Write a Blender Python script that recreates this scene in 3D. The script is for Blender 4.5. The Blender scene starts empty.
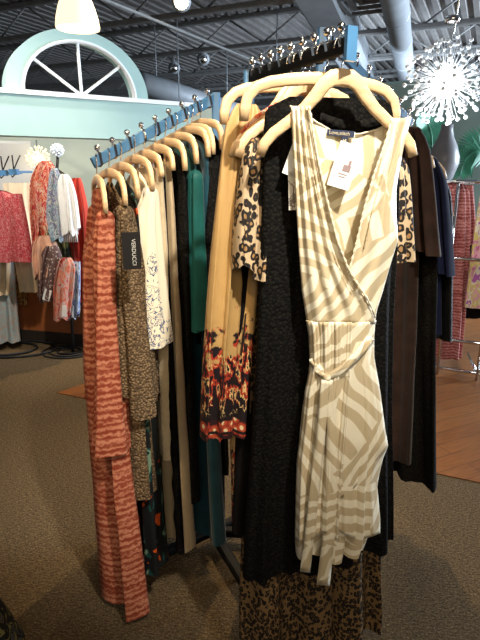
import bpy, bmesh, math, random
from mathutils import Vector, Matrix, noise
random.seed(7)
R = math.radians
PI = math.pi
scene = bpy.context.scene
COL = scene.collection

# ------------------------------------------------------------------ camera
H, PITCH, F = 1.55, R(16.0), 518.0
SP, CP = math.sin(PITCH), math.cos(PITCH)
cd = bpy.data.cameras.new('camera'); cam = bpy.data.objects.new('camera', cd); COL.objects.link(cam)
cam.location = (0, 0, H); cam.rotation_euler = (PI/2 - PITCH, 0, 0)
cd.sensor_width = 36; cd.sensor_fit = 'AUTO'; cd.lens = F/640*36; cd.clip_start = .02
scene.camera = cam

def ray(px, py):
    a, b = (px-240)/F, (320-py)/F
    return Vector((a, CP+b*SP, -SP+b*CP))
def at_d(px, py, d):
    r = ray(px, py); k = d/r.y
    return Vector((r.x*k, d, H+r.z*k))
def at_z(px, py, z):
    r = ray(px, py); k = (z-H)/r.z
    return Vector((r.x*k, r.y*k, z))
def local_xz(P, rz, px, py, off=0.):
    """pixel ray cut with the vertical plane through P, in that plane's own metres"""
    n = Vector((-math.sin(rz), math.cos(rz), 0)); X = Vector((math.cos(rz), math.sin(rz), 0))
    r = ray(px, py); o = Vector((0, 0, H))
    k = ((P-o).dot(n)+off)/r.dot(n); q = o+r*k-P
    return q.dot(X), q.z

# ------------------------------------------------------------------ materials
class NT:
    def __init__(s, name):
        s.m = bpy.data.materials.new(name); s.m.use_nodes = True; s.t = s.m.node_tree
        s.b = s.t.nodes['Principled BSDF']; s.o = s.t.nodes['Material Output']
    def n(s, typ, props=None, **ins):
        nd = s.t.nodes.new('ShaderNode'+typ)
        for k, v in (props or {}).items(): setattr(nd, k, v)
        for k, v in ins.items():
            k = k.replace('_', ' ')
            sock = nd.inputs[int(k[1:])] if k[0] == 'i' and k[1:].isdigit() else nd.inputs[k]
            s.put(sock, v)
        return nd
    def put(s, sock, v):
        if isinstance(v, bpy.types.NodeSocket): s.t.links.new(v, sock)
        elif isinstance(v, bpy.types.Node): s.t.links.new(v.outputs[0], sock)
        else:
            if isinstance(v, (tuple, list)) and len(v) == 3 and sock.type == 'RGBA': v = (*v, 1)
            sock.default_value = v
    def obj(s, scale=(1, 1, 1), rot=(0, 0, 0)):
        tc = s.n('TexCoord')
        return s.n('Mapping', Vector=tc.outputs['Object'], Scale=scale, Rotation=rot).outputs[0]
    def noise(s, v, scale, detail=3, rough=.55):
        return s.n('TexNoise', Vector=v, Scale=scale, Detail=detail, Roughness=rough).outputs['Fac']
    def ramp(s, fac, stops, interp='LINEAR'):
        r = s.n('ValToRGB', Fac=fac); cr = r.color_ramp; cr.interpolation = interp
        while len(cr.elements) > 1: cr.elements.remove(cr.elements[-1])
        cr.elements[0].position = stops[0][0]; cr.elements[0].color = (*stops[0][1], 1)
        for p, c in stops[1:]:
            e = cr.elements.new(p); e.color = (*c, 1)
        return r.outputs[0]
    def mix(s, f, a, b):
        m = s.n('Mix', {'data_type': 'RGBA'})
        s.put(m.inputs[0], f); s.put(m.inputs[6], a); s.put(m.inputs[7], b)
        return m.outputs[2]
    def math(s, op, a, b=0.0, c=0.0):
        m = s.n('Math', {'operation': op}); s.put(m.inputs[0], a); s.put(m.inputs[1], b); s.put(m.inputs[2], c)
        return m.outputs[0]
    def step(s, v, lo, hi):
        m = s.n('MapRange', Value=v, From_Min=lo, From_Max=hi); m.clamp = True
        return m.outputs[0]
    def z(s, v):
        return s.n('SeparateXYZ', Vector=v).outputs[2]
    def fin(s, color, rough=.8, metal=0., spec=.3, bump=None, bd=.003, bs=.5, sheen=0., emit=None, es=0., trans=0., alpha=None, coat=0):
        b = s.b
        s.put(b.inputs['Base Color'], color); s.put(b.inputs['Roughness'], rough); s.put(b.inputs['Metallic'], metal)
        s.put(b.inputs['Specular IOR Level'], spec)
        if sheen: b.inputs['Sheen Weight'].default_value = sheen
        if coat: b.inputs['Coat Weight'].default_value = coat
        if trans: b.inputs['Transmission Weight'].default_value = trans
        if emit is not None:
            s.put(b.inputs['Emission Color'], emit); s.put(b.inputs['Emission Strength'], es)
        if bump is not None:
            bn = s.n('Bump', Height=bump, Distance=bd, Strength=bs); s.put(b.inputs['Normal'], bn)
        return s.m

def plain(name, c, rough=.7, metal=0., spec=.3, var=.12, scale=12, bd=.001, **k):
    t = NT(name); v = t.obj(); f = t.noise(v, scale, 4)
    lo = tuple(x*(1-var) for x in c); hi = tuple(min(1, x*(1+var)) for x in c)
    return t.fin(t.ramp(f, [(.3, lo), (.7, hi)]), rough, metal, spec, bump=f if bd else None, bd=bd, bs=.3, **k)

def weave(t, v, s=900):
    return t.noise(v, s, 2)

def cloth(name, c, rough=.85, var=.2, scale=25, sheen=.2, bd=.0015, spec=.2):
    t = NT(name); v = t.obj(); f = t.noise(v, scale, 5); w = t.noise(v, 350, 2)
    lo = tuple(x*(1-var) for x in c); hi = tuple(min(1, x*(1+var)) for x in c)
    return t.fin(t.ramp(f, [(.3, lo), (.7, hi)]), rough, 0, spec, bump=t.math('ADD', f, t.math('MULTIPLY', w, .25)), bd=bd, bs=.6, sheen=sheen)

def tie_dye(name, a, b, scale=8., dist=3.0):
    t = NT(name); v = t.obj((1, 1, 1))
    w = t.n('TexWave', {'wave_type': 'BANDS', 'bands_direction': 'Z', 'wave_profile': 'SIN'}, Vector=v, Scale=scale, Distortion=dist, Detail=4., Detail_Scale=5.).outputs['Fac']
    n2 = t.noise(v, 30, 4); vs = t.obj((18, 18, 2.2)); n3 = t.noise(t.obj((5, 5, 60)), 1., 3)
    f = t.math('MULTIPLY_ADD', n3, .75, t.math('MULTIPLY', w, .30)); f = t.math('MULTIPLY_ADD', n2, .25, f)
    col = t.ramp(f, [(.50, a), (.66, tuple(x*.62+y*.38 for x, y in zip(a, b))), (.80, b)])
    return t.fin(col, .7, 0, .25, bump=n2, bd=.002, bs=.4)

def lace(name, dark, light, cell=55, rough=.8, bd=.006, pos=(.25, .6), spec=.3):
    t = NT(name); v = t.obj()
    vo = t.n('TexVoronoi', {'feature': 'F1'}, Vector=v, Scale=cell).outputs['Distance']
    n = t.noise(v, cell*.6, 5, .7); f = t.math('ADD', t.math('MULTIPLY', vo, .6), t.math('MULTIPLY', n, .5))
    return t.fin(t.ramp(f, [(pos[0], light), (pos[1], dark)]), rough, 0, spec, bump=f, bd=bd, bs=1.)

def leopard(name, ground=(.62, .44, .26), heart=(.30, .17, .07), spot=(.012, .009, .008), cell=38., rough=.6, ring=(.22, .28, .50, .55)):
    t = NT(name); v = t.obj((1., 1., .8))
    nz = t.n('TexNoise', Vector=v, Scale=cell*.9, Detail=2.).outputs['Color']
    vv = t.n('VectorMath', {'operation': 'MULTIPLY_ADD'}); t.put(vv.inputs[0], nz); vv.inputs[1].default_value = (.016*38/cell,)*3; t.put(vv.inputs[2], v)
    vo = t.n('TexVoronoi', {'feature': 'F1'}, Vector=vv.outputs[0], Scale=cell, Randomness=.8)
    br = t.noise(v, cell*1.6, 1)
    d = t.math('ADD', vo.outputs['Distance'], t.math('MULTIPLY', t.math('SUBTRACT', br, .5), .35))
    col = t.ramp(d, [(.0, heart), (ring[0], heart), (ring[1], spot), (ring[2], spot), (ring[3], ground), (1., ground)])
    return t.fin(col, rough, 0, .3, bump=t.noise(v, 60, 3), bd=.002, bs=.4)

def print_cream(name):
    """satin with fans of taupe stripes that change direction from patch to patch"""
    t = NT(name); v = t.obj((1, .35, 1))
    nz = t.n('TexNoise', Vector=v, Scale=4.5, Detail=1.).outputs['Color']
    vv = t.n('VectorMath', {'operation': 'MULTIPLY_ADD'}); t.put(vv.inputs[0], nz); vv.inputs[1].default_value = (.13,)*3; t.put(vv.inputs[2], v)
    vo = t.n('TexVoronoi', {'feature': 'F1'}, Vector=vv.outputs[0], Scale=5.2, Randomness=1.)
    sep = t.n('SeparateColor', Color=vo.outputs['Color'])
    ang = t.math('MULTIPLY_ADD', sep.outputs[0], 2.6, .35)
    rot = t.n('VectorRotate', {'rotation_type': 'Y_AXIS'}, Vector=vv.outputs[0], Angle=ang)
    sc = t.math('MULTIPLY_ADD', sep.outputs[1], 3., 6.)
    rs = t.n('VectorMath', {'operation': 'SCALE'}); t.put(rs.inputs[0], rot); t.put(rs.inputs['Scale'], sc)
    w = t.n('TexWave', {'wave_type': 'BANDS', 'bands_direction': 'Z', 'wave_profile': 'SIN'}, Vector=rs.outputs[0], Scale=1., Distortion=1.2, Detail=1., Detail_Scale=.35).outputs['Fac']
    col = t.ramp(w, [(.40, (.82, .75, .58)), (.54, (.54, .44, .28))])
    return t.fin(col, .36, 0, .45, bump=t.noise(v, 14, 3), bd=.004, bs=.5, sheen=.1)

def floral_hem(name, zb, base=(.43, .265, .10)):
    """mustard satin, red and black flowers above a black border; zb = local height of the hem"""
    t = NT(name); v = t.obj(); z = t.math('SUBTRACT', t.z(v), zb)
    n = t.noise(v, 26, 4); fl = t.n('TexVoronoi', {'feature': 'SMOOTH_F1'}, Vector=v, Scale=24., Smoothness=.3)
    n2 = t.noise(t.obj((1, 1, .5)), 46, 3, .6)
    flower = t.ramp(n2, [(.36, (.012, .009, .012)), (.46, (.012, .009, .012)), (.475, (.34, .035, .018)), (.525, (.40, .08, .03)), (.54, (.62, .42, .18)), (.57, (.62, .42, .18)), (.58, (.015, .01, .013)), (.70, (.22, .05, .03))], 'CONSTANT')
    fade = t.math('ADD', z, t.math('MULTIPLY', t.math('SUBTRACT', n, .5), .5))
    col = t.mix(t.step(fade, .30, .27), base, flower)
    blk = t.step(t.math('ADD', z, t.math('MULTIPLY', t.math('SUBTRACT', n2, .5), .55)), .135, .125)
    col = t.mix(blk, col, (.014, .010, .011))
    vd = t.n('TexVoronoi', {'feature': 'F1'}, Vector=v, Scale=34.)
    band = t.ramp(vd.outputs['Distance'], [(.0, (.75, .55, .32)), (.22, (.42, .07, .03)), (.42, (.25, .03, .02)), (.55, (.03, .012, .012))], 'CONSTANT')
    inb = t.math('MULTIPLY', t.step(z, .075, .072), t.step(z, .040, .043))
    inb2 = t.math('MULTIPLY', t.step(z, .034, .031), t.step(z, .002, .004))
    col = t.mix(t.math('MAXIMUM', inb, inb2), col, band)
    return t.fin(col, .42, 0, .4, bump=n, bd=.004, bs=.4)

def dark_floral(name, cols, scale=14., rough=.6):
    t = NT(name); v = t.obj((1, 1, .6)); n = t.n('TexNoise', Vector=v, Scale=scale, Detail=2.5, Distortion=1.2).outputs['Fac']
    st = []; p = .30
    for c in cols:
        st.append((p, c)); p += .40/len(cols)
    return t.fin(t.ramp(n, st, 'CONSTANT'), rough, 0, .3, bump=n, bd=.002, bs=.4)

def embroidered(name, zb, x0, base=(.74, .66, .50), ink=(.10, .12, .20), w=.16):
    """cream linen with navy vine work near the near edge and along the hem"""
    t = NT(name); v = t.obj(); sx = t.n('SeparateXYZ', Vector=v)
    n = t.n('TexNoise', Vector=v, Scale=42., Detail=1.5, Distortion=1.6).outputs['Fac']
    line = t.math('LESS_THAN', t.math('ABSOLUTE', t.math('SUBTRACT', n, .5)), .038)
    near = t.math('GREATER_THAN', sx.outputs[0], x0); low = t.math('LESS_THAN', sx.outputs[2], zb)
    col = t.mix(t.math('MULTIPLY', line, t.math('MAXIMUM', near, low)), base, ink)
    return t.fin(col, .8, 0, .2, bump=t.noise(v, 90, 3), bd=.002, bs=.5, sheen=.2)

def carpet():
    t = NT('carpet_loop'); v = t.obj(); a = t.noise(v, 130, 3, .8)
    b = t.noise(t.obj((1, 4, 1), (0, 0, R(35))), 45, 4, .75); c = t.noise(v, .9, 3)
    f = t.math('MULTIPLY_ADD', a, .55, t.math('MULTIPLY', b, .45))
    col = t.ramp(f, [(.38, (.024, .017, .011)), (.47, (.075, .053, .030)), (.53, (.128, .088, .046)), (.62, (.26, .195, .11))])
    col = t.mix(t.math('MULTIPLY', c, .25), col, (.15, .095, .045))
    return t.fin(col, .95, 0, .1, bump=f, bd=.012, bs=.9)

def planks():
    t = NT('wood_floor_planks'); tc = t.n('TexCoord').outputs['Object']
    m = t.n('Mapping', Vector=tc, Rotation=(0, 0, R(-25))).outputs[0]
    br = t.n('TexBrick', {'offset': .37}, Vector=m, Scale=1., Mortar_Size=.003, Brick_Width=1.1, Row_Height=.11, Color1=(.40, .40, .40), Color2=(.62, .62, .62), Mortar=(.12, .12, .12), Bias=0.).outputs['Color']
    g = t.noise(t.n('Mapping', Vector=m, Scale=(3, 40, 1)).outputs[0], 2.2, 5)
    f = t.math('MULTIPLY_ADD', g, .6, t.math('MULTIPLY', br, .55))
    return t.fin(t.ramp(f, [(.28, (.045, .014, .005)), (.50, (.17, .060, .017)), (.75, (.29, .115, .036))]), .32, 0, .5, bump=f, bd=.001, bs=.2)

def wood(name, c, rough=.4, scale=(3, 30, 30)):
    t = NT(name); v = t.obj(scale); n = t.n('TexNoise', Vector=v, Scale=3., Detail=4., Distortion=.6).outputs['Fac']
    return t.fin(t.ramp(n, [(.3, tuple(x*.8 for x in c)), (.7, tuple(min(1, x*1.12) for x in c))]), rough, 0, .45, bump=n, bd=.0006, bs=.3)

def emissive(name, c, s):
    t = NT(name); v = t.obj(); n = t.noise(v, 8, 2)
    return t.fin(t.ramp(n, [(.3, tuple(x*.96 for x in c)), (.7, c)]), .4, emit=c, es=s)

M = {}
M['carpet'] = carpet(); M['planks'] = planks()
M['teal_wall'] = plain('turquoise_wall_paint', (.34, .49, .465), .8, var=.04, scale=3)
M['pale_wall'] = plain('pale_wall_paint', (.66, .66, .62), .8, var=.04, scale=3)
M['sage_wall'] = plain('sage_alcove_paint', (.50, .53, .42), .85, var=.05, scale=3)
M['white_trim'] = plain('white_trim_paint', (.78, .80, .80), .55, var=.03)
M['deck'] = plain('painted_steel_deck', (.165, .158, .155), .7, var=.15, scale=4)
M['steel'] = plain('painted_steel_joist', (.17, .17, .17), .6, var=.15)
M['duct'] = plain('galvanised_duct', (.25, .27, .295), .5, .2, var=.10, scale=5)
M['vent'] = plain('grey_vent_metal', (.12, .125, .13), .6)
M['blue_tube'] = plain('blue_daylit_coat', (.075, .21, .40), .28, 0, .6, var=.10, coat=.4, bd=0)  # blue raised in the colour for daylight the tubes reflect
M['dark_tube'] = plain('black_powder_coat', (.006, .006, .006), .6, 0, .12, bd=0)
M['chrome'] = plain('polished_chrome', (.82, .82, .84), .12, 1., var=.03, bd=0)
M['hanger'] = wood('light_beech', (.78, .55, .31), .35)
M['wood_block'] = wood('red_brown_panel', (.36, .115, .035), .5, (1, 1, 1))
M['baseboard'] = plain('dark_baseboard', (.03, .022, .018), .5)
M['black_iron'] = plain('black_iron', (.012, .012, .013), .5)
M['orange'] = tie_dye('terracotta_tie_dye', (.23, .040, .018), (.53, .205, .12), 14., 5.)
M['brown_lace'] = lace('taupe_lace', (.085, .052, .026), (.255, .17, .09), 130, bd=.008, pos=(.34, .60))
M['night_floral'] = dark_floral('dark_tropical_print', [(.50, .07, .01), (.006, .008, .009), (.006, .008, .009), (.006, .008, .009), (.006, .008, .009), (.008, .05, .045), (.16, .24, .16), (.006, .03, .03)], 13)
M['linen_embroidered'] = embroidered('cream_linen_embroidered', -.575, .203)
M['linen'] = cloth('beige_linen', (.56, .45, .29), .85, .12, 40)
M['sheer_beige'] = cloth('beige_satin', (.47, .36, .22), .5, .12, 8, .1, .003)
M['black_lace'] = lace('black_lace', (.004, .004, .004), (.014, .012, .010), 120, .85, .004, (.25, .6), .08)
M['black_cloth'] = cloth('black_jersey', (.007, .006, .006), .9, .3, 20, 0, .0015, .08)
M['black_sequin'] = lace('black_beaded_mesh', (.004, .004, .004), (.02, .018, .015), 140, .6, .004, (.12, .4), .25)
M['charcoal_knit'] = lace('charcoal_pebbled_knit', (.006, .0055, .005), (.016, .014, .011), 120, .9, .005, (.2, .6), .08)
M['teal'] = cloth('deep_teal_satin', (.005, .072, .064), .5, .2, 10, .1, .003)
M['petrol'] = cloth('petrol_blue_voile', (.005, .045, .065), .7, .25, 12)
M['mustard'] = None
M['leopard'] = leopard('leopard_satin', (.50, .37, .23), cell=50)
M['leopard_small'] = leopard('leopard_jersey_small', (.20, .12, .052), (.13, .075, .03), cell=84, ring=(.13, .19, .50, .56))
M['cream'] = print_cream('cream_satin_brush_print')
M['cream_plain'] = cloth('cream_satin', (.78, .70, .52), .4, .06, 12, .1, .003, .4)
M['brown_velvet'] = cloth('dark_brown_velvet', (.026, .013, .009), .85, .35, 14, .15, .003, .1)
M['navy'] = cloth('navy_jersey', (.008, .011, .034), .9, .2, 20, .05, .0015, .1)
M['red_dots'] = dark_floral('red_sprigged_cotton', [(.40, .03, .045), (.46, .04, .06), (.36, .03, .045), (.62, .28, .27), (.46, .04, .06), (.38, .03, .04)], 75, .8)
M['ivory'] = cloth('ivory_crepe', (.70, .60, .44), .8, .08, 10)
M['pale_blue'] = dark_floral('pale_blue_paisley', [(.30, .42, .46), (.34, .48, .52), (.46, .32, .27), (.38, .50, .53), (.30, .42, .46)], 40, .8)
M['ochre'] = dark_floral('ochre_print', [(.24, .12, .03), (.36, .20, .05), (.12, .05, .02), (.38, .26, .10)], 18, .8)
M['pink_plaid'] = tie_dye('rose_streaked_knit', (.23, .04, .036), (.56, .24, .22), 13, 5.)
M['multi'] = dark_floral('pink_yellow_print', [(.50, .12, .25), (.66, .32, .40), (.62, .50, .16), (.70, .62, .50), (.38, .10, .34)], 16, .8)
M['sc_red'] = dark_floral('red_orange_scarf', [(.45, .04, .03), (.60, .16, .08), (.62, .40, .30), (.50, .06, .05), (.30, .03, .04)], 26, .85)
M['sc_white'] = cloth('white_gauze', (.78, .78, .78), .9, .06, 20)
M['sc_blue'] = dark_floral('grey_blue_scarf', [(.12, .20, .26), (.30, .38, .42), (.18, .16, .26), (.42, .44, .42), (.08, .16, .20)], 18, .85)
M['sc_black'] = dark_floral('black_green_scarf', [(.01, .012, .01), (.02, .03, .02), (.16, .17, .07), (.012, .014, .012)], 16, .85)
M['sc_peach'] = cloth('peach_gauze', (.60, .33, .22), .9, .25, 12)
M['sc_dots'] = leopard('brown_dotted_scarf', (.11, .06, .055), (.55, .48, .42), (.12, .065, .06), 44)
M['sc_coral'] = dark_floral('coral_scarf', [(.50, .10, .06), (.56, .22, .15), (.45, .30, .26), (.40, .05, .04)], 20, .85)
M['sc_denim'] = dark_floral('blue_white_scarf', [(.06, .10, .30), (.30, .40, .58), (.50, .56, .62), (.05, .08, .22)], 20, .85)
M['sc_scarlet'] = cloth('scarlet_gauze', (.42, .03, .018), .9, .2, 12)
M['tag_white'] = plain('white_card', (.85, .86, .86), .6, var=.02)
M['tag_black'] = plain('black_card', (.012, .011, .011), .45, var=.05)
M['ink'] = plain('silver_ink', (.55, .55, .52), .5)
M['ink_dark'] = plain('dark_ink', (.30, .22, .22), .6)
M['navy_label'] = plain('navy_woven_label', (.03, .04, .08), .8)
M['gold_ink'] = plain('gold_thread', (.60, .52, .34), .6)
M['leaf'] = plain('palm_leaf_green', (.03, .16, .09), .45, var=.3)
M['grey_vase'] = plain('grey_glazed_ceramic', (.16, .16, .17), .35)
M['lamp_glass'] = emissive('lit_opal_glass', (1., .80, .52), 1.1)
M['bulb'] = emissive('lit_bulb', (1., .97, .90), 7.)
M['bulb_warm'] = emissive('lit_warm_bulb', (1., .84, .55), 14.)
M['crystal'] = emissive('lit_crystal_bead', (.80, .87, .95), .05)
M['crystal_warm'] = emissive('lit_warm_crystal_bead', (1., .88, .66), .30)
M['coral_panel'] = plain('coral_panel', (.60, .16, .13), .7)

# ------------------------------------------------------------------ mesh builder
class MB:
    def __init__(s): s.v = []; s.f = []; s.sm = []
    def add(s, vs, fs, smooth=True):
        o = len(s.v); s.v += [tuple(v) for v in vs]
        for f in fs: s.f.append(tuple(i+o for i in f)); s.sm.append(smooth)
    def box(s, c, size, rz=0., M4=None):
        hx, hy, hz = (x/2 for x in size); vs = []
        for dz in (-hz, hz):
            for dx, dy in ((-hx, -hy), (hx, -hy), (hx, hy), (-hx, hy)):
                p = Vector((dx, dy, dz))
                p = (M4 @ p) if M4 else Matrix.Rotation(rz, 3, 'Z') @ p
                vs.append(p+Vector(c))
        s.add(vs, [(3, 2, 1, 0), (4, 5, 6, 7), (0, 1, 5, 4), (1, 2, 6, 5), (2, 3, 7, 6), (3, 0, 4, 7)], False)
    def beam(s, a, b, w, h, up=Vector((0, 0, 1))):
        """rectangular bar from a to b, w across, h high"""
        a, b = Vector(a), Vector(b); d = (b-a).normalized()
        side = d.cross(up)
        if side.length < 1e-4: side = Vector((1, 0, 0))
        side.normalize(); u = side.cross(d)
        c = min(w, h)*.18
        prof = [(-w/2, -h/2+c), (-w/2+c, -h/2), (w/2-c, -h/2), (w/2, -h/2+c), (w/2, h/2-c), (w/2-c, h/2), (-w/2+c, h/2), (-w/2, h/2-c)]
        vs = [p+side*x+u*z for p in (a, b) for x, z in prof]; n = 8
        s.add(vs, [(i, (i+1) % n, n+(i+1) % n, n+i) for i in range(n)]+[tuple(reversed(range(n))), tuple(range(n, 2*n))], False)
    def tube(s, pts, r, n=8, closed=False):
        pts = [Vector(p) for p in pts]; k = len(pts)
        rs = r if isinstance(r, (list, tuple)) else [r]*k
        ref = None; vs = []
        for i, p in enumerate(pts):
            a = pts[(i-1) % k] if (closed or i > 0) else p
            b = pts[(i+1) % k] if (closed or i < k-1) else p
            d = (b-a).normalized()
            if ref is None:
                ref = d.orthogonal().normalized()
            ref = (ref-d*ref.dot(d)).normalized(); bi = d.cross(ref)
            vs += [p+(ref*math.cos(2*PI*j/n)+bi*math.sin(2*PI*j/n))*rs[i] for j in range(n)]
        fs = []
        for i in range(k if closed else k-1):
            q = (i+1) % k
            fs += [(i*n+j, i*n+(j+1) % n, q*n+(j+1) % n, q*n+j) for j in range(n)]
        if not closed: fs += [tuple(reversed(range(n))), tuple(range((k-1)*n, k*n))]
        s.add(vs, fs)
    def ball(s, c, r, n=10, m=7, sz=1.):
        c = Vector(c); vs = [c+Vector((0, 0, r*sz))]
        for i in range(1, m):
            th = PI*i/m
            vs += [c+Vector((r*math.sin(th)*math.cos(2*PI*j/n), r*math.sin(th)*math.sin(2*PI*j/n), r*sz*math.cos(th))) for j in range(n)]
        vs.append(c-Vector((0, 0, r*sz))); L = len(vs)-1
        fs = [(0, 1+j, 1+(j+1) % n) for j in range(n)]
        for i in range(m-2):
            a = 1+i*n; fs += [(a+j, a+n+j, a+n+(j+1) % n, a+(j+1) % n) for j in range(n)]
        a = 1+(m-2)*n; fs += [(a+j, L, a+(j+1) % n) for j in range(n)]
        s.add(vs, fs)
    def lathe(s, c, prof, n=24):
        c = Vector(c); vs = []
        for r, z in prof:
            vs += [c+Vector((r*math.cos(2*PI*j/n), r*math.sin(2*PI*j/n), z)) for j in range(n)]
        fs = []
        for i in range(len(prof)-1):
            fs += [(i*n+j, i*n+(j+1) % n, (i+1)*n+(j+1) % n, (i+1)*n+j) for j in range(n)]
        s.add(vs, fs)
    def bar(s, pts, hw, hy, n=10):
        """wooden bar following pts in the XZ plane; hw = half height per point, hy = half thickness"""
        k = len(pts); vs = []
        for i, (x, z) in enumerate(pts):
            a = pts[max(i-1, 0)]; b = pts[min(i+1, k-1)]
            d = Vector((b[0]-a[0], b[1]-a[1])).normalized(); nr = Vector((-d.y, d.x))
            h = hw[i] if isinstance(hw, (list, tuple)) else hw
            for j in range(n):
                t = 2*PI*j/n+PI/n
                cx = math.copysign(abs(math.cos(t))**.6, math.cos(t)); cy = math.copysign(abs(math.sin(t))**.6, math.sin(t))
                vs.append((x+nr.x*h*cx, hy*cy, z+nr.y*h*cx))
        fs = [(i*n+j, i*n+(j+1) % n, (i+1)*n+(j+1) % n, (i+1)*n+j) for i in range(k-1) for j in range(n)]
        fs += [tuple(reversed(range(n))), tuple(range((k-1)*n, k*n))]
        s.add(vs, fs)
    def grid(s, rows, close_u=False):
        nr, nc = len(rows), len(rows[0]); vs = [p for r in rows for p in r]; fs = []
        for i in range(nr-1):
            for j in range(nc if close_u else nc-1):
                q = (j+1) % nc
                fs.append((i*nc+j, (i+1)*nc+j, (i+1)*nc+q, i*nc+q))
        s.add(vs, fs)
    def build(s, name, mat, parent=None, loc=(0, 0, 0), rz=0., solid=0., sub=0):
        me = bpy.data.meshes.new(name); me.from_pydata(s.v, [], s.f); me.update()
        for p, k in zip(me.polygons, s.sm): p.use_smooth = k
        bm = bmesh.new(); bm.from_mesh(me); bmesh.ops.recalc_face_normals(bm, faces=bm.faces); bm.to_mesh(me); bm.free()
        o = bpy.data.objects.new(name, me); COL.objects.link(o)
        if mat: me.materials.append(mat)
        o.location = loc; o.rotation_euler = (0, 0, rz)
        if parent: o.parent = parent
        if solid:
            m = o.modifiers.new('thickness', 'SOLIDIFY'); m.thickness = solid; m.offset = 0
        if sub:
            m = o.modifiers.new('smooth', 'SUBSURF'); m.levels = sub; m.render_levels = sub
        return o

def tag(o, label, cat, group=None):
    o['label'] = label; o['category'] = cat
    if group: o['group'] = group
    return o
def thing(name, label, cat, loc=(0, 0, 0), rz=0., group=None):
    o = bpy.data.objects.new(name, None); COL.objects.link(o)
    o.location = loc; o.rotation_euler = (0, 0, rz); o.empty_display_size = .05
    return tag(o, label, cat, group)
def struct(o):
    o['kind'] = 'structure'; return o
def copy_tree(src, parent=None):
    c = src.copy(); COL.objects.link(c)
    if parent: c.parent = parent
    for ch in list(src.children): copy_tree(ch, c)
    return c

def cr(a, b, c, d, t):
    return tuple(.5*((2*q)+(-p+r)*t+(2*p-5*q+4*r-s)*t*t+(-p+3*q-3*r+s)*t**3) for p, q, r, s in zip(a, b, c, d))
def dense(rows, step=.022):
    out = []; n = len(rows)
    for i in range(n-1):
        a = rows[max(i-1, 0)]; b = rows[i]; c = rows[i+1]; d = rows[min(i+2, n-1)]
        k = max(1, int(abs(c[0]-b[0])/step))
        for j in range(k): out.append(cr(a, b, c, d, j/k))
    out.append(rows[-1]); return out

def dome(rows, h=.028):
    """rounded start for a sleeve, so that it does not end in a flat cut"""
    z, a, c, dy, yc, am = rows[0]; m = (a+c)/2; w = (c-a)/2; out = []
    for k in range(5):
        t = math.sin(PI/2*(k+.35)/5); out.append((z+h*math.cos(PI/2*(k+.35)/5), m-w*t, m+w*t, dy*t, yc, 0))
    return out+[(z-.001, a, c, dy, yc, am)]+list(rows[1:])
def shoulder(style, hw, dy=.013):
    if style == 'wish': pr_ = [(-.106, .040), (-.112, .052), (-.140, .074), (-.170, .108), (-.200, .144), (-.235, .170)]
    elif style == 'bow': pr_ = [(-.100, .050), (-.110, .10), (-.122, .135), (-.140, .160), (-.17, .178), (-.22, .185)]
    else: pr_ = [(-.084, .05), (-.09, .09), (-.1, .14), (-.12, .165), (-.15, .172)]
    k = hw/.18
    return [(z, -x*k, x*k, dy*(.45+.55*min(1, i/3)), 0, .0015*i) for i, (z, x) in enumerate(pr_)]

def tube_cloth(mb, rows, freq=3., seed=0., drop=0., dropw=.35, n=72, hem=None, tilt=0.):
    """hanging cloth: rows are (z, x_left, x_right, half_depth, y_centre, fold) from top to hem"""
    rows = dense(rows); zt = rows[0][0]; zb = rows[-1][0]; grid = []
    for (z, xl, xr, dy, yc, am) in rows:
        t = (zt-z)/max(1e-6, zt-zb); line = []
        fade = max(0., 1-(zt-z)/dropw)
        for j in range(n):
            a = 2*PI*j/n; cs, sn = math.cos(a), math.sin(a)
            s = math.copysign(abs(cs)**.85, cs)
            f = (math.sin(freq*s*PI+seed+.7*z)+.55*math.sin(freq*1.73*s*PI+seed*2.3-1.1*z)+.35*math.sin(freq*2.9*s*PI+seed*.7+.8*z))/1.5
            g = math.sin(freq*1.3*s*PI+seed*1.7+.5*z)
            x = (xl+xr)/2+(xr-xl)/2*s+am*.35*g*(1-abs(s)**3)
            wave = am*f*(.35+.65*min(1, t*2.5))
            wob = .004*noise.noise(Vector((s*3+seed, z*5, sn)))
            y = yc+math.copysign(abs(sn)**.7, sn)*dy*(1+.3*g)+wave+wob+tilt*(zt-z)
            zz = z-drop*abs(s)**1.6*fade
            if hem: zz += hem(s)*max(0., (t-.55)/.45)
            line.append((x, y, zz))
        grid.append(line)
    mb.grid(grid, True)
    return mb

def sheet(P, Q, mb, th=.002):
    pass

# ------------------------------------------------------------------ text
def lettering(txt, size, mat, parent, loc, rot, name='lettering'):
    cu = bpy.data.curves.new('t', 'FONT'); cu.body = txt; cu.size = size; cu.align_x = 'CENTER'; cu.align_y = 'CENTER'; cu.extrude = .0003
    ob = bpy.data.objects.new('t', cu); COL.objects.link(ob)
    bpy.context.view_layer.update()
    me = bpy.data.meshes.new_from_object(ob.evaluated_get(bpy.context.evaluated_depsgraph_get()))
    bpy.data.objects.remove(ob); bpy.data.curves.remove(cu)
    me.name = name; me.materials.clear(); me.materials.append(mat)
    o = bpy.data.objects.new(name, me); COL.objects.link(o); o.parent = parent; o.location = loc; o.rotation_euler = rot
    return o

# ================================================================== SETTING
E1 = Vector((.907, -.421, 0)); E2 = Vector((.421, .907, 0)); AB = math.atan2(-.421, .907)
b = MB(); b.box((2, 8, -.05), (30, 32, .1)); struct(b.build('floor', M['carpet']))
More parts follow.
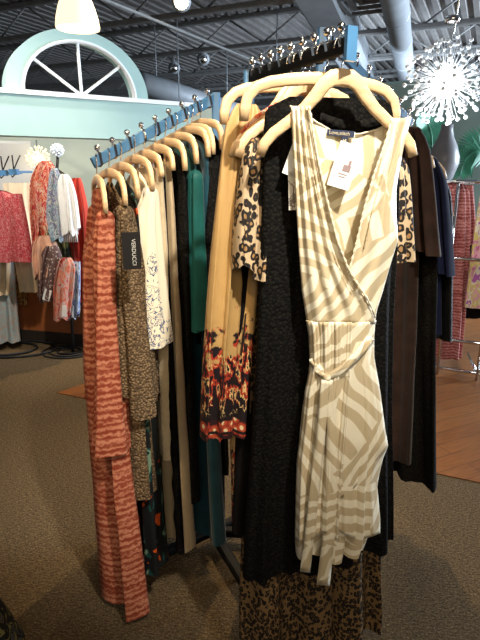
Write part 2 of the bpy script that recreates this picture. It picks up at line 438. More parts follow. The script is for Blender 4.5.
# wood inset, one corner showing behind the orange dress, its front edge running out to the right
c0 = at_z(57, 393, 0); dA = (at_z(470, 481, 0)-c0).normalized(); dB = (at_z(85, 384, 0)-c0).normalized()
vs = [c0, c0+dA*9, c0+dA*9+dB*14, c0+dB*14]
b = MB(); b.add([v+Vector((0, 0, .004)) for v in vs]+[v+Vector((0, 0, -.02)) for v in vs], [(0, 1, 2, 3), (7, 6, 5, 4), (0, 4, 5, 1), (1, 5, 6, 2), (2, 6, 7, 3), (3, 7, 4, 0)], False)
o = struct(b.build('trim_1', M['planks'])); o['label'] = 'orange brown wood floor area behind the clothes rack'
# ceiling : corrugated deck
CZ = 3.75
def corr(w=.15, rib=.05):
    pts = []; x = -16.
    while x < 18:
        pts += [(x, 0), (x+w*.42, 0), (x+w*.5, rib), (x+w*.92, rib)]; x += w
    return pts
b = MB(); pr = corr(.17, .055); vs = []
for yy in (-6, 26):
    for x, z in pr:
        p = E1*x+E2*yy; vs.append((p.x+1, p.y, CZ+z))
n = len(pr); b.add(vs, [(i, i+1, n+i+1, n+i) for i in range(n-1)], False)
struct(b.build('ceiling', M['deck'], solid=.01))
for k in range(7):       # open web joists
    yy = 4.2+1.75*k; b = MB()
    A = E2*yy-E1*12; B = E2*yy+E1*13
    for dz, hh in ((-.035, .06), (-.42, .06)):
        b.beam(A+Vector((0, 0, CZ+dz)), B+Vector((0, 0, CZ+dz)), .09, hh)
    q = 0
    while q < 24:
        for s0, s1 in ((-.4, -.05), (-.05, -.4)):
            p1 = A+E1*q+Vector((0, 0, CZ+s0)); p2 = A+E1*(q+.55)+Vector((0, 0, CZ+s1)); b.tube([p1, p2], .013, 5); q += .55
    struct(b.build('trim_%d' % (k+2), M['steel']))
# far walls
b = MB(); b.box((2, 20, 1.9), (34, .1, 3.9), 0); struct(b.build('wall_back', M['deck']))
b = MB(); b.box((-8, 9, 1.9), (.1, 22, 3.9), 0); struct(b.build('wall_left', M['pale_wall']))
# turquoise partition at the right, behind the second rack
pL = at_d(372, 84, 7.6); pR = at_d(560, 70, 6.4)
b = MB(); b.beam((pL.x, 7.6, pL.z/2), (pR.x, 6.4, pL.z/2), .14, pL.z); struct(b.build('wall_right', M['teal_wall']))

# arch screen, upper left: turquoise beam with a half-round opening above
A0 = at_d(-12, 96, 4.55); A1 = at_d(186, 110, 5.55); ax = Vector((A1.x-A0.x, A1.y-A0.y, 0)); L = ax.length; ax.normalize(); arz = math.atan2(ax.y, ax.x)
zt = at_d(79, 101, (A0+ax*(L*.46)).y).z; zb = at_d(79, 139, (A0+ax*(L*.46)).y).z
mid = (A0+A1)/2
b = MB(); b.box((mid.x, mid.y, (zt+zb)/2), (L, .22, zt-zb), arz); struct(b.build('wall_front', M['teal_wall']))
b = MB(); b.box((mid.x-ax.y*-.0, mid.y, zt+.018), (L+.03, .28, .036), arz); struct(b.build('trim_20', M['white_trim']))
def on_screen(px, py):
    x, z = local_xz(Vector((A0.x, A0.y, 0)), arz, px, py); return x, z
xl, _ = on_screen(5, 100); xr, _ = on_screen(145, 106); _, ztop = on_screen(68, 30); xi0, _ = on_screen(21, 99); xi1, _ = on_screen(133, 104); _, zi = on_screen(74, 42)
cxo = (xl+xr)/2; z0 = zt+.03
b = MB(); rows = []; N = 48
for k in range(N+1):
    a = PI*k/N
    o_ = (cxo+math.cos(a)*(xr-xl)/2, z0+math.sin(a)*(ztop-z0)); i_ = ((xi0+xi1)/2+math.cos(a)*(xi1-xi0)/2, z0+math.sin(a)*(zi-z0))
    rows.append([(o_[0], -.08, o_[1]), (i_[0], -.08, i_[1]), (i_[0], .08, i_[1]), (o_[0], .08, o_[1])])
b.grid(rows, True)
for p in range(len(b.sm)): b.sm[p] = False
arch = struct(b.build('window_1', M['teal_wall'], loc=(A0.x, A0.y, 0), rz=arz))
b = MB(); rows = []
for k in range(N+1):
    a = PI*k/N; ww = (xi1-xi0)/2; hh = zi-z0; cx = (xi0+xi1)/2; tk = .020
    o_ = (cx+math.cos(a)*(ww+.002), z0+math.sin(a)*(hh+.002)); i_ = (cx+math.cos(a)*(ww-tk), z0+math.sin(a)*(hh-tk))
    rows.append([(o_[0], -.095, o_[1]), (i_[0], -.095, i_[1]), (i_[0], -.03, i_[1]), (o_[0], -.03, o_[1])])
b.grid(rows, True); b.build('window_frame', M['white_trim'], arch)
hubx = on_screen(80, 100)[0]
for (px, py) in ((75, 43), (32, 60), (117, 68)):
    x, z = on_screen(px, py); b = MB(); b.beam((hubx, -.06, z0), (x, -.06, z), .024, .024, Vector((0, 1, 0))); b.build('muntin', M['white_trim'], arch)

pq = at_d(167, 119, 5.45); pr2 = at_d(179, 160, 5.45)
b = MB(); b.box(((pq.x+pr2.x)/2, 5.45, pq.z/2), (pr2.x-pq.x, .10, pq.z)); struct(b.build('trim_22', M['coral_panel']))
# alcove under the screen
wl = at_z(-60, 334, 0); wr = at_z(150, 352, 0); wl.y += .05
d_ = (wr-wl).normalized(); nrm = Vector((-d_.y, d_.x, 0))
ztopb = at_d(50, 252, 4.8).z
b = MB(); mid = (wl+wr)/2+nrm*.15; b.box((mid.x, mid.y, ztopb/2+.05), ((wr-wl).length, .3, ztopb-.1), math.atan2(d_.y, d_.x)); struct(b.build('trim_21', M['wood_block']))
b = MB(); mid = (wl+wr)/2-nrm*.005; b.box((mid.x, mid.y, .055), ((wr-wl).length, .03, .11), math.atan2(d_.y, d_.x)); struct(b.build('baseboard_left', M['baseboard']))
pa = at_d(24, 200, 6.0); pb = at_d(225, 200, 6.6)
b = MB(); b.beam((pa.x-.2, 6.0, 1.05), (pb.x, 6.8, 1.05), .1, 2.5); struct(b.build('wall_alcove', M['sage_wall']))
pa = at_d(-60, 200, 4.95); pb = at_d(28, 200, 5.15)
b = MB(); b.beam((pa.x, 5.25, zb/2), (pb.x, 5.40, zb/2), .14, zb); struct(b.build('wall_panel', M['pale_wall']))

# ducts, vent, pipes, spotlights overhead
def at3(px, py, z): return at_z(px, py, z)
D0 = at3(262, -60, 3.2); D1 = at3(334, 52, 3.2); dd = (D1-D0).normalized()
b = MB(); b.beam(D0-dd*2+Vector((.12, 0, .2)), D1+dd*6+Vector((.12, 0, .2)), .50, .38); tag(b.build('air_duct', M['duct']), 'large rectangular grey duct running away above the clothes rack', 'duct')
p0 = at3(390, -30, 3.28); p1 = at3(409, 92, 3.28); dd = (p1-p0).normalized()
b = MB(); b.tube([p0-dd*3, p0, p1, p1+dd*4], .145, 24); 
for k in range(7):
    q = p0+dd*(k*1.4); b.tube([q-dd*.02, q+dd*.02], .153, 24)
tag(b.build('round_duct', M['duct']), 'round grey duct running away left of the crystal chandelier', 'duct')
q0 = at3(150, 92, 2.9); q1 = at3(90, 70, 2.9)
g0 = at_d(140, 83, 8.6); g1 = at_d(235, 112, 10.5)
b = MB(); b.tube([g0, g1, g1+(g1-g0)*.6], .17, 20)
for k in (.15, .9):
    q = g0+(g1-g0)*k; b.tube([q, (q.x, q.y, CZ+.02)], .008, 6)
tag(b.build('round_duct', M['duct']), 'dim grey round duct behind the arched screen', 'duct')
vc = at_z(371, 4, CZ-.50); vent = thing('air_vent', 'dark square vent with concentric louvres at the top edge', 'vent', vc, AB)
for k in range(4):
    w = .62-.15*k; b = MB(); t_ = .05
    for sx, sy, lx, ly in ((0, -1, w, t_), (0, 1, w, t_), (-1, 0, t_, w-2*t_), (1, 0, t_, w-2*t_)):
        b.box((sx*(w/2-t_/2), sy*(w/2-t_/2), k*.03), (lx, ly, .03))
    b.build('louvre', M['vent'], vent)
b = MB(); b.box((0, 0, .18), (.66, .66, .12)); b.build('box', M['duct'], vent)
for nm, a, c, rr in (('conduit', (96, -4), (330, 92), .016),):
    u0, u1 = at3(*a, 3.0), at3(*c, 3.0); b = MB(); b.tube([u0-(u1-u0)*.3, u0, u1, u1+(u1-u0)*.2], rr, 8)
    tag(b.build(nm, M['steel']), 'thin grey conduit crossing the dark ceiling diagonally', 'pipe')
def hang_rod(px, py0, py1, d, label):
    a = at_d(px, py0, d); c = at_d(px, py1, d); c.x = a.x
    b = MB(); b.tube([c, (c.x, c.y, CZ)], .008, 6); tag(b.build('hanging_rod', M['duct']), label, 'rod')
hang_rod(178, 60, 118, 8.2, 'thin vertical rod hanging under the small ceiling spotlight')
hang_rod(277, 30, 70, 8.2, 'thin vertical rod hanging beside the rectangular duct')
def spotlight(px, py, d, tgt, label, lit):
    p = at_d(px, py, d); t = thing('spotlight', label, 'spotlight', p)
    b = MB(); b.tube([(0, 0, .05), (0, 0, CZ-.42-p.z if CZ-.42 > p.z+.1 else .15)], .012, 8); b.build('stem', M['steel'], t)
    dr = (Vector(tgt)-p).normalized(); b = MB(); b.tube([-dr*.11, -dr*.08, dr*.08, dr*.11], [.04, .08, .09, .10], 14); b.build('lamp_head', M['duct'], t)
    b = MB(); b.ball(dr*.10, .075, 12, 8); b.build('bulb', M['bulb_warm'] if lit else M['chrome'], t)
    return t
spotlight(174, 67, 9.7, (0, 2, 1), 'small white spotlight on the joist above the blue rail', False)
spotlight(180, 1, 6.0, (.3, 2, 2), 'lit round spotlight at the top edge of the photo', True)
spotlight(203, 58, 8.9, (0, 2, 1), 'smaller grey spotlight right of the white one', False)

# ================================================================== CLOTHES RACK
Lp = Vector((-.085, 1.98, 1.80)); Lo = Vector((-.462, 1.70, 1.575))
Fi = at_d(249, 78, 1.60); Fo = at_d(349, 44, 1.20); Fi.z = Fo.z = (Fi.z+Fo.z)/2
Rp = at_d(322, 34, 1.9); Ro = Vector((.69, 2.22, 1.735))
rack = thing('clothes_rack', 'blue and black multi-arm clothes rack with chrome ball studs', 'clothes rack', (-.1, 1.96, 0))
org = Vector((-.1, 1.96, 0))
TW, TH = .016, .034
def part(mb, name, mat, parent=rack):
    return mb.build(name, mat, parent)
def rl(p): return Vector(p)-org
for nm_, a, c, m_ in (('arm', Lp, Lo, 'blue_tube'), ('arm', Fi, Fo, 'dark_tube'), ('arm', Rp, Ro, 'blue_tube')):
    b = MB(); b.beam(rl(a), rl(c), TW, TH); part(b, nm_, M[m_])
for p, m_ in ((Lp, 'blue_tube'), (Fi, 'blue_tube'), (Rp, 'blue_tube')):
    b = MB(); b.beam(rl((p.x, p.y, .05)), rl((p.x, p.y, 1.25)), .036, .036, Vector((0, 1, 0))); part(b, 'lower_post', M['dark_tube'])
    b = MB(); b.beam(rl((p.x, p.y, 1.2)), rl((p.x, p.y, p.z+TH*.5)), .03, .03, Vector((0, 1, 0))); part(b, 'upper_post', M[m_])  # upper length takes the blue with reflected daylight, lower length stays dark
fdir = (Fo-Fi).normalized()
b = MB(); b.box(rl(Fo+fdir*.006), (.026, .010, .066), math.atan2(fdir.y, fdir.x)-PI/2); part(b, 'end_plate', M['blue_tube'])
bl = at_z(132, 568, .05); bj = at_z(212, 531, .05); bf = at_z(246, 585, .05)
fd = (bf-bj).normalized(); ld = (bl-bj).normalized()
b = MB(); b.beam(rl(bl), rl(bj-ld*.75), .04, .035); part(b, 'base_bar', M['dark_tube'])
b = MB(); b.beam(rl(bj), rl(bj+fd*.62), .04, .035); part(b, 'base_bar', M['dark_tube'])
b = MB(); b.beam(rl(bj), rl((.48, 1.86, .05)), .04, .035); part(b, 'base_bar', M['dark_tube'])
for p in (bl-ld*.05, bj+fd*.25, bj-ld*.7, bj+fd*.6):
    b = MB(); q = rl(p); b.tube([q+Vector((-.011, 0, -.031)), q+Vector((.011, 0, -.031))], .019, 14); b.tube([q+Vector((0, 0, -.02)), q], .006, 6); part(b, 'caster', M['chrome'])
# ball studs: a ball on a bent stem that clips round the arm
st0 = None
def stud_mesh():
    b = MB(); b.ball((0, 0, .026), .0095, 12, 8); b.tube([(0, 0, .018), (0, 0, .0)], .004, 8)
    b.box((0, 0, -.012), (.009, .022, .040)); return b
def studs(a, c, n, side):
    global st0
    d = (c-a).normalized(); ln = (c-a).length
    for k in range(n):
        p = a+d*(ln*(k+.6)/n)+Vector((0, 0, .012))
        if st0 is None: o = stud_mesh().build('ball_stud', M['chrome'], rack); st0 = o
        else: o = st0.copy(); COL.objects.link(o)
        o.parent = rack; o.location = rl(p); o.rotation_euler = (side, 0, math.atan2(d.y, d.x))
studs(Lp, Lo, 9, .35); studs(Fi, Fo, 9, .25); studs(Rp, Ro, 8, .3)

# ================================================================== HANGERS
def hang_parts(style, root):
    if style == 'wish':
        half = [(0, -.078), (.020, -.080), (.038, -.092), (.054, -.114), (.078, -.140), (.112, -.168), (.146, -.192), (.166, -.214), (.176, -.240)]
        hw = [.018, .018, .0165, .0145, .013, .0125, .0125, .012, .010]
    elif style == 'bow':
        half = [(0, -.072), (.04, -.073), (.085, -.077), (.125, -.083), (.155, -.093), (.176, -.112), (.184, -.138), (.186, -.165)]
        hw = [.0145, .014, .0135, .013, .0125, .0125, .012, .010]
    else:   # clip
        half = [(0, -.074), (.05, -.076), (.10, -.082), (.145, -.092), (.165, -.108), (.172, -.131), (.173, -.146)]
        hw = [.015, .015, .014, .0135, .013, .012, .011]
    pts = [(-x, z) for x, z in reversed(half[1:])]+half; hh = list(reversed(hw[1:]))+hw
    b = MB(); b.bar(pts, hh, .0075); b.build('shoulder_bar', M['hanger'], root)
    b = MB(); pp = [(0, 0, -.072), (0, 0, -.050), (.006, 0, -.041)]
    for k in range(13):
        a = -PI*.35+k*(PI*1.42)/12; pp.append((.0185*math.cos(a), 0, -.017+.0205*math.sin(a)))
    b.tube(pp, .0019, 7); b.build('hook', M['chrome'], root)
    if style == 'clip':
        for sx in (-.12, .12):
            b = MB(); b.box((sx, 0, -.116), (.022, .016, .04)); b.tube([(sx, 0, -.086), (sx, 0, -.101)], .003, 6); b.build('clip', M['chrome'], root)
protos = {}
def hanger(P, rz, style, label):
    if style not in protos:
        r = thing('clothes_hanger', label, 'hanger', P, rz); hang_parts(style, r); protos[style] = r
    else:
        r = copy_tree(protos[style]); r.location = P; r.rotation_euler = (0, 0, rz); r['label'] = label
    r['group'] = 'wooden hangers on the clothes rack'
    return r

def on_arm(a, c, s):
    d = (c-a); f = s/d.length; p = a+d*f
    return Vector((p.x, p.y, p.z+TH/2+.0008))

# ================================================================== LEFT ARM
LRZ = R(-64)
LLEN = (Lo-Lp).length
def garment(name, label, cat, P, rz):
    return thing(name, label, cat, P, rz, None)
def lz(P, w): return w-P.z            # world height -> garment local

# --- 1 orange tie-dye maxi dress
P = on_arm(Lp, Lo, LLEN-.012); LRZ1 = R(-70); hanger(P, LRZ1, 'bow', 'wooden hanger holding the orange striped maxi dress'); 
g = garment('maxi_dress', 'terracotta orange striped maxi dress at the outer end of the blue arm', 'dress', P, LRZ1)
b = MB(); tube_cloth(b, shoulder('bow', .17, .016)+[(-.30, -.20, .155, .032, -.014, .020), (-.50, -.21, .155, .038, -.018, .030), (-.80, -.22, .18, .040, -.016, .034), (-1.15, -.24, .215, .044, -.012, .038), (lz(P, .028), -.25, .255, .050, -.010, .042)], 3.2, 1.1, 0, .2)
b.build('body', M['orange'], g)
for sgn, zz in ((1, .66), (-1, .72)):
    b = MB(); x0 = .152*sgn
    tube_cloth(b, dome([(-.185, x0-.03, x0+.028, .024, 0, 0), (-.26, x0-.035, x0+.032, .03, -.004, .004), (-.45, x0-.045, x0+.04, .034, -.012, .008), (-.68, x0-.055, x0+.045, .042, -.018, .012), (lz(P, zz), x0-.075, x0+.06, .062, -.022, .018)]), 2., .5, 0, .1, 40)
    b.build('sleeve', M['orange'], g)

# --- 2 brown lace tunic
P = on_arm(Lp, Lo, LLEN-.058); hanger(P, LRZ, 'bow', 'wooden hanger holding the brown lace tunic')
g = garment('lace_tunic', 'taupe brown crinkled lace tunic beside the orange striped dress', 'top', P, LRZ)
b = MB(); tube_cloth(b, shoulder('bow', .18)+[(-.35, -.19, .18, .028, .006, .012), (-.60, -.20, .185, .034, .010, .016), (-.9, -.21, .20, .040, .012, .018), (lz(P, .46), -.22, .21, .046, .012, .02)], 3.5, 2.2, .05, .2)
b.build('body', M['brown_lace'], g)
for sgn in (1, -1):
    b = MB(); x0 = .165*sgn
    tube_cloth(b, dome([(-.19, x0-.03, x0+.028, .024, 0, 0), (-.3, x0-.035, x0+.03, .034, .006, .008), (-.5, x0-.055, x0+.045, .046, .010, .014), (lz(P, .81), x0-.10, x0+.065, .058, .012, .022)]), 3., 1.5, 0, .1, 44, hem=lambda s: .05*math.sin(s*4))
    b.build('sleeve', M['brown_lace'], g)

# --- 3 black tropical dress with swing tag
P = on_arm(Lp, Lo, LLEN-.104); hanger(P, LRZ, 'bow', 'wooden hanger holding the black tropical print dress')
g = garment('print_dress', 'long black dress with teal and orange print and black swing tag', 'dress', P, LRZ)
b = MB(); tube_cloth(b, shoulder('bow', .18)+[(-.35, -.19, .19, .022, 0, .01), (-.7, -.19, .18, .026, 0, .014), (-1.1, -.21, .20, .03, 0, .018), (lz(P, .13), -.24, .215, .036, 0, .022)], 3., 3.3, .05, .2)
b.build('body', M['night_floral'], g)
W2L = (Matrix.Translation(P) @ Matrix.Rotation(LRZ, 4, 'Z')).inverted()
q = W2L @ at_d(130.5, 233, 1.45)
tg = MB(); tg.box((0, 0, -.050), (.051, .0016, .104)); tg.tube([(0, 0, 0), tuple(Matrix.Rotation(-(R(14)-LRZ), 3, 'Z') @ (Vector((.172, -.01, -.185))-q))], .0007, 5)
tx = tg.build('swing_tag', M['tag_black'], g, loc=q, rz=R(14)-LRZ); tx['label'] = 'black card swing tag with silver lettering'
lettering('VERDUCCI', .0155, M['ink'], tx, (.006, -.0012, -.054), (R(90), R(90), 0))

# --- 4 cream embroidered linen top
P = on_arm(Lp, Lo, LLEN-.158); hanger(P, LRZ, 'bow', 'wooden hanger holding the cream embroidered top')
g = garment('linen_top', 'cream linen top with navy embroidered sleeve edge', 'top', P, LRZ)
b = MB(); tube_cloth(b, shoulder('bow', .175)+[(-.3, -.18, .17, .022, 0, .01), (lz(P, 1.0), -.2, .17, .03, 0, .014)], 3., 5., .05, .2)
b.build('body', M['linen_embroidered'], g)
for sgn in (1, -1):
    b = MB(); x0 = .165*sgn
    tube_cloth(b, dome([(-.18, x0-.03, x0+.026, .02, 0, 0), (-.30, x0-.045, x0+.035, .040, -.016, .006), (lz(P, 1.03), x0-.085, x0+.055, .074, -.026, .014)]), 2., 2.5, 0, .1, 40, hem=lambda s: -.03*s)
    b.build('sleeve', M['linen_embroidered'], g)

# --- 5 beige trousers on a clip hanger
P = on_arm(Lp, Lo, LLEN-.200); hanger(P, LRZ, 'clip', 'wooden clip hanger holding the beige linen trousers')
g = garment('trousers', 'beige linen trousers clipped by the waist to a wooden hanger', 'trousers', P, LRZ)
b = MB(); tube_cloth(b, [(-.118, -.165, .165, .014, 0, 0), (-.15, -.168, .168, .016, 0, .002), (-.165, -.168, .168, .016, 0, .002)], 2., 0, 0, .1); b.build('waistband', M['linen'], g)
for sgn in (1, -1):
    b = MB(); x0 = .088*sgn
    tube_cloth(b, [(-.160, x0-.082, x0+.082, .014, 0, 0), (-.4, x0-.08, x0+.08, .022, 0, .006), (-.75, x0-.06, x0+.07, .02, 0, .008), (lz(P, .54), x0-.05, x0+.065, .02, 0, .008)], 2., 1., 0, .1, 48); b.build('trouser_leg', M['linen'], g)

# --- 6 long beige satin dress with dark edge
P = on_arm(Lp, Lo, LLEN-.245); hanger(P, LRZ, 'clip', 'wooden clip hanger holding the long beige satin skirt')
g = garment('long_skirt', 'long beige satin skirt with a dark scalloped border', 'skirt', P, LRZ)
b = MB(); tube_cloth(b, [(-.118, -.14, .14, .012, 0, 0), (-.3, -.15, .16, .018, 0, .006), (-.8, -.17, .18, .024, 0, .014), (lz(P, .17), -.2, .215, .034, 0, .024)], 3., 2.1, 0, .2); b.build('skirt', M['sheer_beige'], g)
b = MB(); rows = []
for k in range(60):
    z = -.16-k*(lz(P, .17)*-1-.16)/59; xx = .155+.06*(k/59)**1.5; w = .018+.010*math.sin(k*1.1)
    rows.append([(xx-.002, -.03-.012*(k/59), z), (xx-.004-w, -.034-.012*(k/59), z), (xx-.006-w, -.031-.012*(k/59), z), (xx+.004, -.02, z)])
b.grid(rows, True); b.build('border', M['black_lace'], g)

# --- 7..11
def simple(name, label, cat, s, style, hl, mat, bottom, hw=.18, sleeves=None, seed=0., arm=(Lp, Lo), rz=LRZ, dy=.024, amp=.014, sm=None, freq=3., ssz=.04, flare=1.12):
    P = on_arm(arm[0], arm[1], s); hanger(P, rz, style, hl)
    g = garment(name, label, cat, P, rz); zb_ = lz(P, bottom)
    b = MB(); tube_cloth(b, shoulder(style, hw*.97)+[(-.3, -hw, hw, dy*.8, 0, amp*.6), (-.3+(zb_+.3)*.5, -hw, hw, dy, 0, amp), (zb_, -hw*flare, hw*flare, dy*1.2, 0, amp*1.4)], freq, seed, 0, .2)
    b.build('body', mat, g)
    if sleeves:
        for sgn in (1, -1):
            b = MB(); x0 = (hw-.012)*sgn; ze = lz(P, sleeves)
            tube_cloth(b, dome([(-.21, x0-.03, x0+.024, .02, 0, 0), ((-.21+ze)*.5, x0-.042, x0+.034, .026, 0, .006), (ze, x0-ssz*1.3, x0+ssz, .032, 0, .010)]), 2., seed+1, 0, .1, 40); b.build('sleeve', sm or mat, g)
    return g, P
simple('lace_dress', 'long black lace dress between the beige satin skirt and the teal tunic', 'dress', LLEN-.288, 'bow', 'wooden hanger holding the black lace dress beside the teal tunic', M['black_lace'], .36, .185, None, 2.)
simple('tunic', 'deep teal green satin tunic on the blue arm', 'top', LLEN-.335, 'bow', 'wooden hanger holding the teal green tunic', M['teal'], 1.02, .185, 1.03, 3., ssz=.05, dy=.028)
simple('voile_dress', 'petrol blue long dress showing below the black tops', 'dress', LLEN-.385, 'bow', 'wooden hanger holding the petrol blue long dress', M['petrol'], .15, .19, None, 1.7, dy=.034, flare=1.25)
simple('lace_blouse', 'black lace short sleeved top right of the teal tunic', 'top', LLEN-.405, 'bow', 'wooden hanger holding the black lace short sleeved top', M['black_lace'], .95, .185, 1.14, .4, ssz=.045)
simple('black_dress', 'plain black dress at the inner end of the blue arm', 'dress', LLEN-.445, 'bow', 'wooden hanger holding the plain black dress', M['black_cloth'], .42, .18, 1.0, 4.)

# ================================================================== FRONT ARM
FLEN = (Fo-Fi).length
def prow(P, rz, rows):
    out = []
    for (py, a, c, dy, yc, am) in rows:
        xa, za = local_xz(P, rz, a, py, yc-dy*.6); xc, zc_ = local_xz(P, rz, c, py, yc-dy*.6); out.append(((za+zc_)/2, xa, xc, dy, yc, am))
    return out
# --- mustard caftan with floral hem
rz = R(24); P = on_arm(Fi, Fo, FLEN-.215); hanger(P, rz, 'bow', 'bow shaped wooden hanger holding the mustard floral caftan')
g = garment('caftan', 'mustard yellow satin caftan with red and black floral hem', 'dress', P, rz)
zh = local_xz(P, rz, 224, 436)[1]; M['mustard'] = floral_hem('mustard_satin_floral_sleeve', zh)
_, zbd = local_xz(P, rz, 240, 520); M['mustard_body'] = floral_hem('mustard_satin_floral_body', zbd)
x1, z1 = local_xz(P, rz, 236, 118)
b = MB(); tube_cloth(b, shoulder('bow', .18)+[(-.3, -.19, .19, .022, 0, .01), (-.8, -.18, .20, .024, 0, .014), (zbd, -.17, .21, .026, 0, .018)], 3., .6, .04, .2)
b.build('body', M['mustard_body'], g)
b = MB(); tube_cloth(b, prow(P, rz, [(104, 238, 258, .008, -.004, 0), (110, 234, 262, .014, -.004, .002), (125, 228, 262, .018, -.006, .005), (160, 223, 262, .022, -.008, .010), (250, 214, 262, .028, -.012, .018), (340, 207, 256, .032, -.014, .024), (400, 204, 250, .032, -.016, .022), (436, 203, 247, .034, -.016, .022)]), 2.6, .9, 0, .1, 64)
b.build('sleeve', M['mustard'], g)
b = MB(); tube_cloth(b, [(-.10, .14, .195, .02, 0, 0), (-.3, .13, .215, .026, 0, .008), (zh, .12, .235, .03, 0, .016)], 2.6, 2., 0, .1, 64); b.build('sleeve', M['mustard'], g)
x, z = local_xz(P, rz, 247, 333, -.05); b = MB(); b.box((0, 0, 0), (.022, .0015, .105), M4=Matrix.Rotation(.12, 3, 'Y')); b.tube([(.008, 0, .05), (.004, .01, .12)], .0008, 5); o = b.build('swing_tag', M['tag_black'], g, loc=(x, -.05, z)); o['label'] = 'black card swing tag'
# --- leopard maxi dress with satin sleeves
rz = R(19); P = on_arm(Fi, Fo, FLEN-.150); hanger(P, rz, 'wish', 'wooden hanger holding the leopard print maxi dress')
g = garment('leopard_dress', 'floor length leopard print maxi dress behind the black lace dress', 'dress', P, rz)
lr = prow(P, rz, [(118, 300, 370, .012, 0, 0), (135, 264, 398, .014, 0, .002), (220, 261, 400, .018, 0, .006), (300, 257, 396, .024, 0, .012), (450, 250, 388, .034, 0, .022), (560, 245, 380, .042, 0, .030), (630, 244, 380, .046, 0, .034)])
lr.append((lz(P, .03), lr[-1][1], lr[-1][2], .048, 0, .036))
b = MB(); tube_cloth(b, lr, 3.6, .3, 0, .2, 96)
b.build('body', M['leopard_small'], g)
b = MB(); tube_cloth(b, prow(P, rz, [(138, 252, 266, .010, -.006, 0), (146, 247, 270, .020, -.006, 0), (170, 243, 270, .028, -.012, .004), (220, 238, 268, .034, -.016, .008), (272, 236, 264, .040, -.018, .014)]), 2., 1.3, 0, .1, 48, hem=lambda s: -.02*math.sin(s*3)); b.build('sleeve', M['leopard'], g)
b = MB(); tube_cloth(b, prow(P, rz, [(158, 385, 404, .01, -.004, 0), (168, 385, 409, .02, -.004, 0), (200, 384, 412, .026, -.01, .004), (262, 384, 413, .034, -.012, .01)]), 2., .3, 0, .1, 48); b.build('sleeve', M['leopard'], g)
# --- its neighbour: black dress whose red trimmed neck shows between the hangers
rz = R(22); P = on_arm(Fi, Fo, FLEN-.185); hanger(P, rz, 'wish', 'wooden hanger holding the red trimmed black dress'); g = garment('black_dress', 'black dress with red trimmed neck between the caftan and the leopard dress', 'dress', P, rz)
b = MB(); tube_cloth(b, shoulder('wish', .16, .010)+[(-.3, -.165, .165, .016, 0, .006), (-.8, -.165, .165, .02, 0, .01), (-1.3, -.18, .18, .022, 0, .014)], 3., .2, .05, .2); b.build('body', M['black_cloth'], g)
b = MB(); b.tube([(-.16, -.014, -.185), (-.12, -.016, -.150), (-.07, -.014, -.118), (0, -.016, -.135), (.07, -.014, -.118)], [.004+.0015*(k%2) for k in range(5)], 8); b.build('neck_trim', M['sc_red'], g)
# --- black lace long dress
rz = R(13); P = on_arm(Fi, Fo, FLEN-.085); hanger(P, rz, 'bow', 'bow shaped wooden hanger just behind the cream dress')
g = garment('lace_dress', 'long black lace dress hanging directly behind the cream wrap dress', 'dress', P, rz)
b = MB(); tube_cloth(b, prow(P, rz, [(98, 290, 385, .010, 0, 0), (108, 270, 398, .014, 0, .003), (130, 265, 402, .018, 0, .005), (220, 263, 402, .024, 0, .010), (320, 259, 398, .028, 0, .014), (420, 254, 396, .032, .0, .018), (500, 248, 397, .034, 0, .022), (558, 245, 397, .036, 0, .026)]), 3.8, 2.7, 0, .2, 96, hem=lambda s: -.02+.02*s)
b.build('body', M['black_lace'], g)
b = MB(); rows = []
for k in range(25):       # knitted neck band that shows above the cream neckline
    t_ = k/24; x, z = local_xz(P, rz, 316+66*t_, 113+9*math.sin(PI*t_)); rows.append([(x, -.028, z), (x, -.026, z-.022), (x, -.018, z-.022), (x, -.018, z)])
b.grid(rows, True); b.build('neckband', M['charcoal_knit'], g)
for (qx, qy, w, h, m_, ang) in ((291, 158, .042, .085, 'tag_white', .35), (293, 190, .05, .085, 'tag_print', -.05)):
    if m_ == 'tag_print': M[m_] = dark_floral('white_card_with_sketch', [(.74, .72, .66), (.74, .72, .66), (.74, .72, .66), (.25, .22, .20), (.74, .72, .66), (.74, .72, .66)], 40, .7)
    x, z = local_xz(P, rz, qx, qy); b = MB(); b.box((0, 0, 0), (w, .0015, h), M4=Matrix.Rotation(ang, 3, 'Y')); o = b.build('price_tag', M[m_], g, loc=(x, -.042, z)); o['label'] = 'white card tag' if m_ == 'tag_white' else 'white card tag with black sketch'

# --- cream wrap dress
rz = R(6); P = on_arm(Fi, Fo, FLEN-.02)
hc = hanger(P, rz, 'wish', 'front wooden hanger holding the cream wrap dress')
cg = garment('wrap_dress', 'cream satin sleeveless wrap dress with taupe brush print, hanging in front', 'dress', P, rz)
def C(px, py, y=0.):
    x, z = local_xz(P, rz, px, py, y); return Vector((x, y, z))
def lerp_poly(poly, py):
    for (y0, x0), (y1, x1) in zip(poly, poly[1:]):
        if y0 <= py <= y1:
            t = (py-y0)/max(1e-6, y1-y0); return x0+(x1-x0)*t
    return poly[0][1] if py < poly[0][0] else poly[-1][1]
outL = [(106, 291), (150, 293), (200, 296), (250, 299), (290, 302), (322, 307), (336, 309), (368, 310), (391, 305), (430, 301), (460, 297), (490, 296), (538, 295)]
outR = [(118, 411), (140, 405), (165, 400), (190, 396), (215, 396), (240, 398), (262, 391), (290, 383), (313, 376), (336, 374), (357, 374), (391, 380), (429, 385), (446, 388), (458, 383), (470, 380), (486, 377), (519, 380), (534, 380)]
inL = [(106, 309), (125, 312), (160, 318), (200, 327), (240, 337), (268, 348), (285, 358), (300, 368), (313, 374), (324, 376)]
inR = [(118, 392), (140, 386), (175, 374), (210, 364), (245, 356), (268, 350), (290, 340), (324, 322)]
def bulge(px, py, depth):
    l, r = lerp_poly(outL, py), lerp_poly(outR, py); s = max(-1, min(1, (px-(l+r)/2)/((r-l)/2))); return -depth*math.sqrt(max(0, 1-s*s*.98))
